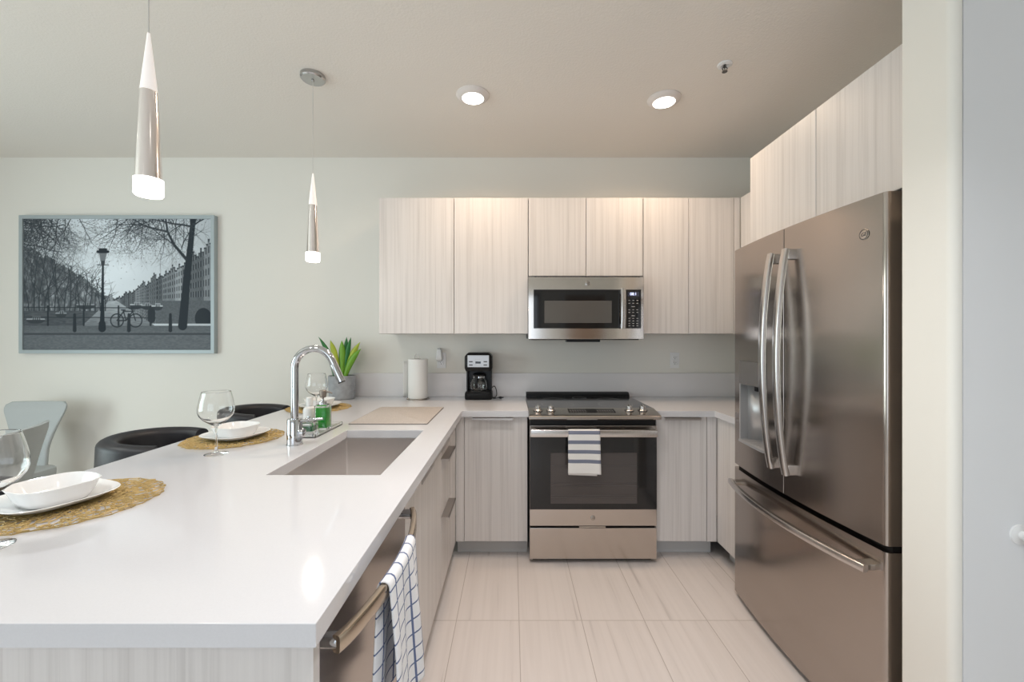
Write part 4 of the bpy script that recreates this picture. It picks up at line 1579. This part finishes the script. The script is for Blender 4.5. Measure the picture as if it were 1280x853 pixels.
rings = [rrect(cx0 + 0.008, cx1 - 0.008, yc0 + 0.006, yc1, 0.02, ZT + 0.206), rrect(cx0, cx1, yc0, yc1, 0.02, ZT + 0.225), rrect(cx0, cx1, yc0, yc1, 0.02, ZT + 0.312),
         rrect(cx0 + 0.012, cx1 - 0.012, yc0 + 0.01, yc1, 0.02, ZT + 0.330), rrect(cx0 + 0.025, cx1 - 0.025, yc0 + 0.02, yc1 - 0.01, 0.015, ZT + 0.340)]
B().loft(rings).build('brew_head', M['black'], cm)
cpn = B().box(cx0 + 0.023, cx1 - 0.021, yc0 - 0.004, yc0 + 0.004, ZT + 0.236, ZT + 0.322, 0.002, 2).build('control_panel', M['silver'], cm)
B().box(cc - 0.019, cc + 0.019, yc0 - 0.0052, yc0 - 0.0041, ZT + 0.262, ZT + 0.278).build('display', M['black_gloss'], cpn)
for sx, sz in ((-0.052, 0.252), (-0.052, 0.276), (0.052, 0.252), (0.052, 0.276)):
    bb = B()
    bb.box(cc + sx - 0.013, cc + sx + 0.013, yc0 - 0.0058, yc0 - 0.0041, ZT + sz - 0.004, ZT + sz + 0.004, 0.0008, 1)
    bb.build('button', M['darkgrey'], cpn)
bl = B()
for i, w_ in enumerate((0.009, 0.006, 0.008)):
    bl.box(cc - 0.016 + i * 0.0125 - w_ / 2, cc - 0.016 + i * 0.0125 + w_ / 2, yc0 - 0.0046, yc0 - 0.0041, ZT + 0.290, ZT + 0.2945)
bl.build('maker_print', M['print_white'], cpn)
crd = [(cx1 - 0.005, 3.15, ZT + 0.075), (cx1 + 0.012, 3.15, ZT + 0.085), (cx1 + 0.026, 3.14, ZT + 0.06), (cx1 + 0.030, 3.12, ZT + 0.025), (cx1 + 0.018, 3.11, ZT + 0.006),
       (cx1 - 0.0, 3.10, ZT + 0.004 + 0.0), (cx1 + 0.02, 3.085, ZT + 0.0045), (cx1 + 0.045, 3.09, ZT + 0.006)]
# smooth the cord path
cr2 = []
for i in range(len(crd) - 1):
    p0 = Vector(crd[max(0, i - 1)]); p1 = Vector(crd[i]); p2 = Vector(crd[i + 1]); p3 = Vector(crd[min(len(crd) - 1, i + 2)])
    for k in range(6):
        t = k / 6
        cr2.append(0.5 * ((2 * p1) + (p2 - p0) * t + (2 * p0 - 5 * p1 + 4 * p2 - p3) * t * t + (3 * p1 - p0 - 3 * p2 + p3) * t ** 3))
cr2.append(Vector(crd[-1]))
cro = B().tube(cr2, 0.0032, 8).build('cord', M['black'], cm)
pl_ = B().box(cx1 + 0.045, cx1 + 0.068, 3.080, 3.100, ZT + 0.001, ZT + 0.017, 0.004).box(cx1 + 0.068, cx1 + 0.082, 3.084, 3.086, ZT + 0.006, ZT + 0.012).box(cx1 + 0.068, cx1 + 0.082, 3.094, 3.096, ZT + 0.006, ZT + 0.012)
pl_.build('plug', M['black'], cro)
# carafe: lifts out, so a thing of its own
kf = thing('coffee_carafe', 'glass coffee carafe standing on the coffee maker warming plate', 'carafe', (cc, yc0 + 0.072, ZT + 0.0595))
kz = ZT + 0.0597
B().lathe([(0, 0), (0.052, 0), (0.060, 0.006), (0.066, 0.035), (0.064, 0.06), (0.052, 0.088), (0.044, 0.10), (0.046, 0.112), (0.0446, 0.112), (0.0425, 0.10), (0.0505, 0.087),
           (0.0625, 0.06), (0.0645, 0.035), (0.0585, 0.0075), (0.051, 0.002), (0, 0.002)], (cc, yc0 + 0.072, kz), 36).build('jug', M['glass'], kf)
B().lathe([(0, 0.1125), (0.047, 0.1125), (0.048, 0.120), (0.03, 0.128), (0, 0.129)], (cc, yc0 + 0.072, kz), 32).build('lid', M['black'], kf)
B().lathe([(0.0448, 0.097), (0.0485, 0.095), (0.0485, 0.107), (0.0468, 0.109), (0.0448, 0.097)], (cc, yc0 + 0.072, kz), 32).build('collar_band', M['chrome'], kf)
an = math.radians(-100)
hx, hy_ = math.cos(an), math.sin(an)


def kp(r_, z_):
    return (cc + hx * r_, yc0 + 0.072 + hy_ * r_, kz + z_)


B().tube([kp(0.047, 0.110), kp(0.075, 0.116), kp(0.088, 0.095), kp(0.090, 0.06), kp(0.082, 0.03), kp(0.070, 0.028)], 1.0, 12, flat=(0.006, 0.010), up=(hx, hy_, 0)).build('handle', M['black'], kf)

# ------------------------------------------------------------------ framed picture
fx0, fx1, fz0, fz1 = -3.735, -2.254, 1.243, 2.292
fyf = YB - 0.042
pic = thing('framed_picture', 'large framed black and white photo of a city canal on the wall', 'picture', ((fx0 + fx1) / 2, YB, fz0))
fw = 0.028
fb = B()
fb.box(fx0, fx1, fyf, YB - 0.001, fz1 - fw, fz1, 0.003, 2).box(fx0, fx1, fyf, YB - 0.001, fz0, fz0 + fw, 0.003, 2)
fb.box(fx0, fx0 + fw, fyf, YB - 0.001, fz0 + fw - 0.003, fz1 - fw + 0.003, 0.003, 2).box(fx1 - fw, fx1, fyf, YB - 0.001, fz0 + fw - 0.003, fz1 - fw + 0.003, 0.003, 2)
fb.build('picture_frame', M['frame'], pic)


def canal_image(W, H):
    """monochrome street-and-canal scene; returns H x W array in 0..1, row 0 at the bottom"""
    rng = np.random.default_rng(11)
    yy, xx = np.mgrid[0:H, 0:W]
    X = xx / W
    Y = yy / H                       # 0 bottom .. 1 top

    def noise(sx, sy):
        gx, gy = int(W / sx) + 3, int(H / sy) + 3
        g = rng.random((gy, gx))
        fx_, fy_ = xx / sx, yy / sy
        ix, iy = fx_.astype(int), fy_.astype(int)
        tx, ty_ = fx_ - ix, fy_ - iy
        tx = tx * tx * (3 - 2 * tx); ty_ = ty_ * ty_ * (3 - 2 * ty_)
        return (g[iy, ix] * (1 - tx) + g[iy, ix + 1] * tx) * (1 - ty_) + (g[iy + 1, ix] * (1 - tx) + g[iy + 1, ix + 1] * tx) * ty_
    img = 0.70 + 0.12 * np.exp(-((X - 0.45) / 0.3) ** 2) - 0.06 * np.abs(Y - 0.6)
    img += 0.03 * (noise(90, 60) - 0.5)

    def seg(x0, y0, x1, y1, w0, w1, val, alpha=1.0):
        m = max(w0, w1) + 0.004
        a = np.array([x0 * W, y0 * H]); b_ = np.array([x1 * W, y1 * H])
        mm = m * W
        lx, hx_ = int(max(0, min(a[0], b_[0]) - mm)), int(min(W, max(a[0], b_[0]) + mm + 1))
        ly, hy2 = int(max(0, min(a[1], b_[1]) - mm)), int(min(H, max(a[1], b_[1]) + mm + 1))
        if hx_ <= lx or hy2 <= ly:
            return
        sx_, sy_ = xx[ly:hy2, lx:hx_], yy[ly:hy2, lx:hx_]
        d = b_ - a
        L2 = max(1e-6, (d * d).sum())
        t = np.clip(((sx_ - a[0]) * d[0] + (sy_ - a[1]) * d[1]) / L2, 0, 1)
        dist = np.hypot(sx_ - a[0] - t * d[0], sy_ - a[1] - t * d[1])
        wd = (w0 + (w1 - w0) * t) * W
        cov = np.clip(wd - dist + 0.5, 0, 1) * np.minimum(1, wd * 2 + 0.25) * alpha
        reg = img[ly:hy2, lx:hx_]
        reg[:] = reg * (1 - cov) + val * cov
    # horizon and canal
    vx, vy = 0.475, 0.375
    # left bank tree-houses mass
    top_l = 0.80 - (X / vx) ** 1.2 * 0.42 + 0.05 * (noise(9, 9) - 0.5) + 0.05 * (noise(26, 400) - 0.5)
    ml = (X < vx + 0.01) & (Y < top_l) & (Y > 0.2)
    tex = 0.22 + 0.20 * noise(4, 10) * noise(14, 22) * 2 + 0.10 * (X / vx)
    img = np.where(ml, tex, img)
    # right bank houses
    top_r = 0.385 + np.clip((X - vx) / (1 - vx), 0, 1) ** 1.15 * 0.44
    tt = np.clip((X - vx) / (1 - vx), 0, 1)
    hn = np.floor((tt ** 0.62) * 20)                       # house number, narrower towards the vanishing point
    hp_ = (tt ** 0.62) * 20 - hn
    hj = rng.random(22)[np.clip(hn, 0, 21).astype(int)]
    hv = rng.random(22)[np.clip(hn, 0, 21).astype(int)]
    t0_ = (np.floor((tt ** 0.62) * 20 + 0.5) / 20) ** (1 / 0.62)
    top_r2 = 0.385 + t0_ ** 1.1 * 0.42 + (hj - 0.5) * 0.07 * (0.2 + tt) + 0.03 * tt * (np.abs(hp_ - 0.5) < 0.22)
    mr_ = (X > vx) & (Y < top_r2) & (Y > 0.2)
    fl_ = (Y - 0.375) / np.maximum(0.012, 0.43 * tt ** 1.1) * 5.0
    win = ((hp_ * 3) % 1 > 0.42) & ((fl_ % 1) > 0.38)
    hs = 0.30 + 0.26 * hv + 0.05 * (noise(5, 8) - 0.5)
    img = np.where(mr_, np.where(win, hs * 0.55, hs), img)
    img = np.where(mr_ & (Y > top_r2 - 0.012), 0.17, img)
    img = np.where(mr_ & win & (((hp_ * 3) % 1) < 0.5), 0.62, img)
    # quay wall on the right with an arch
    qm = (X > 0.70) & (Y < 0.375) & (Y > 0.2)
    img = np.where(qm, 0.30 + 0.06 * noise(5, 4), img)
    am = (((X - 0.955) / 0.045) ** 2 + ((Y - 0.24) / 0.08) ** 2 < 1) & (Y > 0.2)
    img = np.where(am, 0.14, img)
    # water
    half = np.clip((vy - Y) / (vy - 0.15), 0, 1)
    wm = (Y < vy) & (Y > 0.16) & (X > vx - 0.02 - 0.17 * half) & (X < vx + 0.02 + 0.24 * half)
    img = np.where(wm, 0.62 - 0.25 * half + 0.10 * (noise(16, 2.5) - 0.5), img)
    lm = (Y < 0.30) & (Y > 0.14) & (X <= vx - 0.02 - 0.17 * half)
    img = np.where(lm, 0.24 + 0.08 * noise(14, 4), img)
    # far bank haze, moored boats
    for bx, by, w_, v_ in ((0.33, 0.34, 0.05, 0.5), (0.60, 0.34, 0.035, 0.62), (0.655, 0.335, 0.03, 0.55), (0.71, 0.33, 0.03, 0.68), (0.065, 0.23, 0.05, 0.55), (0.20, 0.275, 0.03, 0.5)):
        hull = ((X - bx) / w_) ** 2 + ((Y - by) / 0.030) ** 2 < 1
        img[hull & (Y < by)] = 0.20
        img[hull & (Y >= by) & (Y < by + 0.010)] = v_
        cab = (np.abs(X - bx - w_ * 0.1) < w_ * 0.45) & (Y >= by) & (Y < by + 0.026)
        img[cab] = v_ * 0.9
        img[cab & (((X * 90) % 1) > 0.5) & (Y < by + 0.02)] = 0.25
    # pavement
    gm = Y < 0.185
    img = np.where(gm, 0.33 + 0.10 * (0.185 - Y) / 0.185 + 0.06 * (noise(7, 2) - 0.5), img)
    kerb = (Y < 0.13) & (Y > 0.115)
    img = np.where(kerb, 0.24, img)
    img = np.where((Y < 0.115), 0.36 + 0.07 * (noise(9, 3) - 0.5), img)
    # foliage specks, upper left and across the top
    fol = np.clip((Y - 0.45) / 0.5, 0, 1) * np.clip((0.30 - X) / 0.3, 0, 1) * 1.25
    fol2 = np.clip((Y - 0.60) / 0.4, 0, 1) * np.exp(-((X - 0.63) / 0.24) ** 2) * 0.62
    sp_ = noise(2.2, 2.2) * 0.55 + noise(4.5, 4.5) * 0.30 + noise(30, 24) * 0.15
    img = np.where(sp_ < 0.10 + 0.52 * np.clip(fol, 0, 1), 0.20 + 0.1 * noise(5, 5), img)
    img = np.where(sp_ < 0.06 + 0.52 * np.clip(fol2, 0, 1), 0.36 + 0.1 * noise(5, 5), img)
    # big tree on the right
    seg(0.845, 0.185, 0.868, 0.55, 0.024, 0.019, 0.13)
    seg(0.868, 0.55, 0.902, 1.0, 0.019, 0.013, 0.13)
    r2 = random.Random(3)

    def branch(x, y, ang, ln, w_, dep):
        n = 5
        for _ in range(n):
            nx, ny = x + math.cos(ang) * ln / n, y + math.sin(ang) * ln / n * 1.42
            seg(x, y, nx, ny, w_, w_ * 0.86, 0.18)
            x, y = nx, ny
            w_ *= 0.86
            ang += r2.uniform(-0.22, 0.22)
            if dep > 0 and r2.random() < 0.75:
                branch(x, y, ang + r2.choice((-1, 1)) * r2.uniform(0.4, 0.9), ln * 0.6, w_ * 0.62, dep - 1)
    seg(0.865, 0.69, 0.80, 0.80, 0.008, 0.007, 0.15)
    seg(0.80, 0.80, 0.765, 0.90, 0.007, 0.0055, 0.15)
    seg(0.765, 0.90, 0.755, 1.0, 0.0055, 0.0045, 0.15)
    seg(0.765, 0.90, 0.66, 0.935, 0.005, 0.0035, 0.17)
    branch(0.66, 0.935, 2.7, 0.22, 0.0035, 3)
    branch(0.765, 0.90, 2.9, 0.30, 0.0035, 3)
    branch(0.80, 0.80, 2.5, 0.24, 0.003, 3)
    branch(0.89, 0.94, 0.5, 0.12, 0.005, 2)
    branch(0.89, 0.94, 2.95, 0.25, 0.005, 3)
    branch(0.76, 0.96, 2.4, 0.25, 0.003, 3)
    branch(0.84, 0.78, 1.2, 0.2, 0.003, 2)
    branch(0.0, 0.98, -0.4, 0.22, 0.004, 3)
    branch(0.02, 0.80, -0.1, 0.2, 0.003, 3)
    branch(0.05, 1.0, -0.8, 0.2, 0.003, 3)
    for i in range(16):
        bx = 0.03 + i * 0.027
        branch(bx, 0.30, PI / 2 + r2.uniform(-0.15, 0.15), 0.34 * (1 - bx * 1.25), 0.0032, 2)
    for i in range(12):
        branch(0.50 + 0.035 * i, 1.02, -PI / 2 + r2.uniform(-0.9, 0.5), 0.20 * r2.uniform(0.6, 1.2), 0.0022, 3)
    for i in range(9):
        branch(0.02 + 0.034 * i, 1.02, -PI / 2 + r2.uniform(-0.6, 0.6), 0.22 * r2.uniform(0.6, 1.2), 0.0026, 3)
    for i in range(3000):                                  # leaves still on the twigs
        if r2.random() < 0.55:
            lx, ly = abs(r2.gauss(0, 0.13)), 1 - abs(r2.gauss(0, 0.17))
        else:
            lx, ly = r2.gauss(0.62, 0.13), 1 - abs(r2.gauss(0, 0.13))
        seg(lx, ly, lx + 0.003, ly + r2.uniform(-0.004, 0.004), 0.0013, 0.0011, r2.uniform(0.12, 0.34), 0.85)
    # railing
    for y_ in (0.325, 0.25):
        seg(0.0, y_, 0.70, y_ - 0.005, 0.0022, 0.0022, 0.16)
    for x_ in (0.13, 0.32, 0.505, 0.675):
        seg(x_, 0.19, x_, 0.335, 0.005, 0.004, 0.14)
    # bollards, litter bin
    for x_, h_ in ((0.272, 0.27), (0.56, 0.27), (0.78, 0.27)):
        seg(x_, 0.15, x_, h_, 0.010, 0.007, 0.14)
    seg(0.68, 0.235, 0.68, 0.29, 0.02, 0.02, 0.15)
    seg(0.675, 0.19, 0.675, 0.24, 0.005, 0.005, 0.15)
    # lamp post
    seg(0.418, 0.165, 0.418, 0.20, 0.020, 0.018, 0.11)
    seg(0.418, 0.20, 0.420, 0.34, 0.013, 0.009, 0.11)
    seg(0.420, 0.34, 0.422, 0.66, 0.008, 0.005, 0.11)
    seg(0.392, 0.648, 0.452, 0.648, 0.002, 0.002, 0.14)
    seg(0.422, 0.66, 0.422, 0.70, 0.010, 0.012, 0.2)
    seg(0.422, 0.70, 0.422, 0.735, 0.015, 0.02, 0.42)
    seg(0.395, 0.748, 0.449, 0.748, 0.007, 0.007, 0.12)
    seg(0.405, 0.765, 0.439, 0.765, 0.006, 0.006, 0.12)
    # bicycle
    for cx_ in (0.497, 0.595):
        for k in range(24):
            a, b2 = 2 * PI * k / 24, 2 * PI * (k + 1) / 24
            seg(cx_ + 0.034 * math.cos(a), 0.225 + 0.05 * math.sin(a), cx_ + 0.034 * math.cos(b2), 0.225 + 0.05 * math.sin(b2), 0.003, 0.003, 0.15)
    for a in ((0.497, 0.225, 0.545, 0.225), (0.545, 0.225, 0.53, 0.30), (0.53, 0.295, 0.58, 0.295), (0.58, 0.295, 0.545, 0.225), (0.595, 0.225, 0.575, 0.315), (0.497, 0.225, 0.53, 0.29), (0.52, 0.305, 0.54, 0.305), (0.56, 0.318, 0.585, 0.318)):
        seg(*a, 0.003, 0.003, 0.15)
    img = (img - 0.42) * 1.12 + 0.46
    return np.clip(img, 0, 1)


def make_print():
    nu, nv = 420, 290
    W, H = nu * 2, nv * 2
    im = canal_image(W, H)
    im = im.reshape(nv, 2, nu, 2).mean(axis=(1, 3))
    x0, x1, z0, z1 = fx0 + fw - 0.001, fx1 - fw + 0.001, fz0 + fw - 0.001, fz1 - fw + 0.001
    y = fyf + 0.010
    us = np.linspace(0, 1, nu)
    vs = np.linspace(0, 1, nv)
    g = np.zeros((nv, nu, 3))
    org = ORG[pic.name]
    g[..., 0] = x0 + (x1 - x0) * us[None, :] - org.x
    g[..., 1] = y - org.y
    g[..., 2] = z0 + (z1 - z0) * vs[:, None] - org.z
    idx = np.arange(nu * nv).reshape(nv, nu)
    f = np.stack([idx[:-1, :-1], idx[:-1, 1:], idx[1:, 1:], idx[1:, :-1]], -1).reshape(-1, 4)
    me = bpy.data.meshes.new('photo_print')
    me.from_pydata(g.reshape(-1, 3).tolist(), [], f.tolist())
    at = me.attributes.new('tone', 'FLOAT_COLOR', 'POINT')
    lin = np.where(im <= 0.04045, im / 12.92, ((im + 0.055) / 1.055) ** 2.4)
    col = np.ones((nv * nu, 4))
    t = lin.reshape(-1)
    col[:, 0], col[:, 1], col[:, 2] = t * 1.0 + 0.010, t * 1.07 + 0.017, t * 1.13 + 0.025
    at.data.foreach_set('color', col.reshape(-1))
    m, nt, b_ = mat_new('photo_print')
    an_ = nt.nodes.new('ShaderNodeAttribute')
    an_.attribute_name = 'tone'
    nt.links.new(an_.outputs['Color'], b_.inputs['Base Color'])
    b_.inputs['Roughness'].default_value = 0.6
    b_.inputs['Specular IOR Level'].default_value = 0.15
    me.materials.append(m)
    o = bpy.data.objects.new('photo_print', me)
    COL.objects.link(o)
    o.parent = pic
    bk = B().box(fx0 + fw - 0.002, fx1 - fw + 0.002, y + 0.001, y + 0.006, fz0 + fw - 0.002, fz1 - fw + 0.002)
    bk.build('backing_board', M['darkgrey'], pic)


make_print()
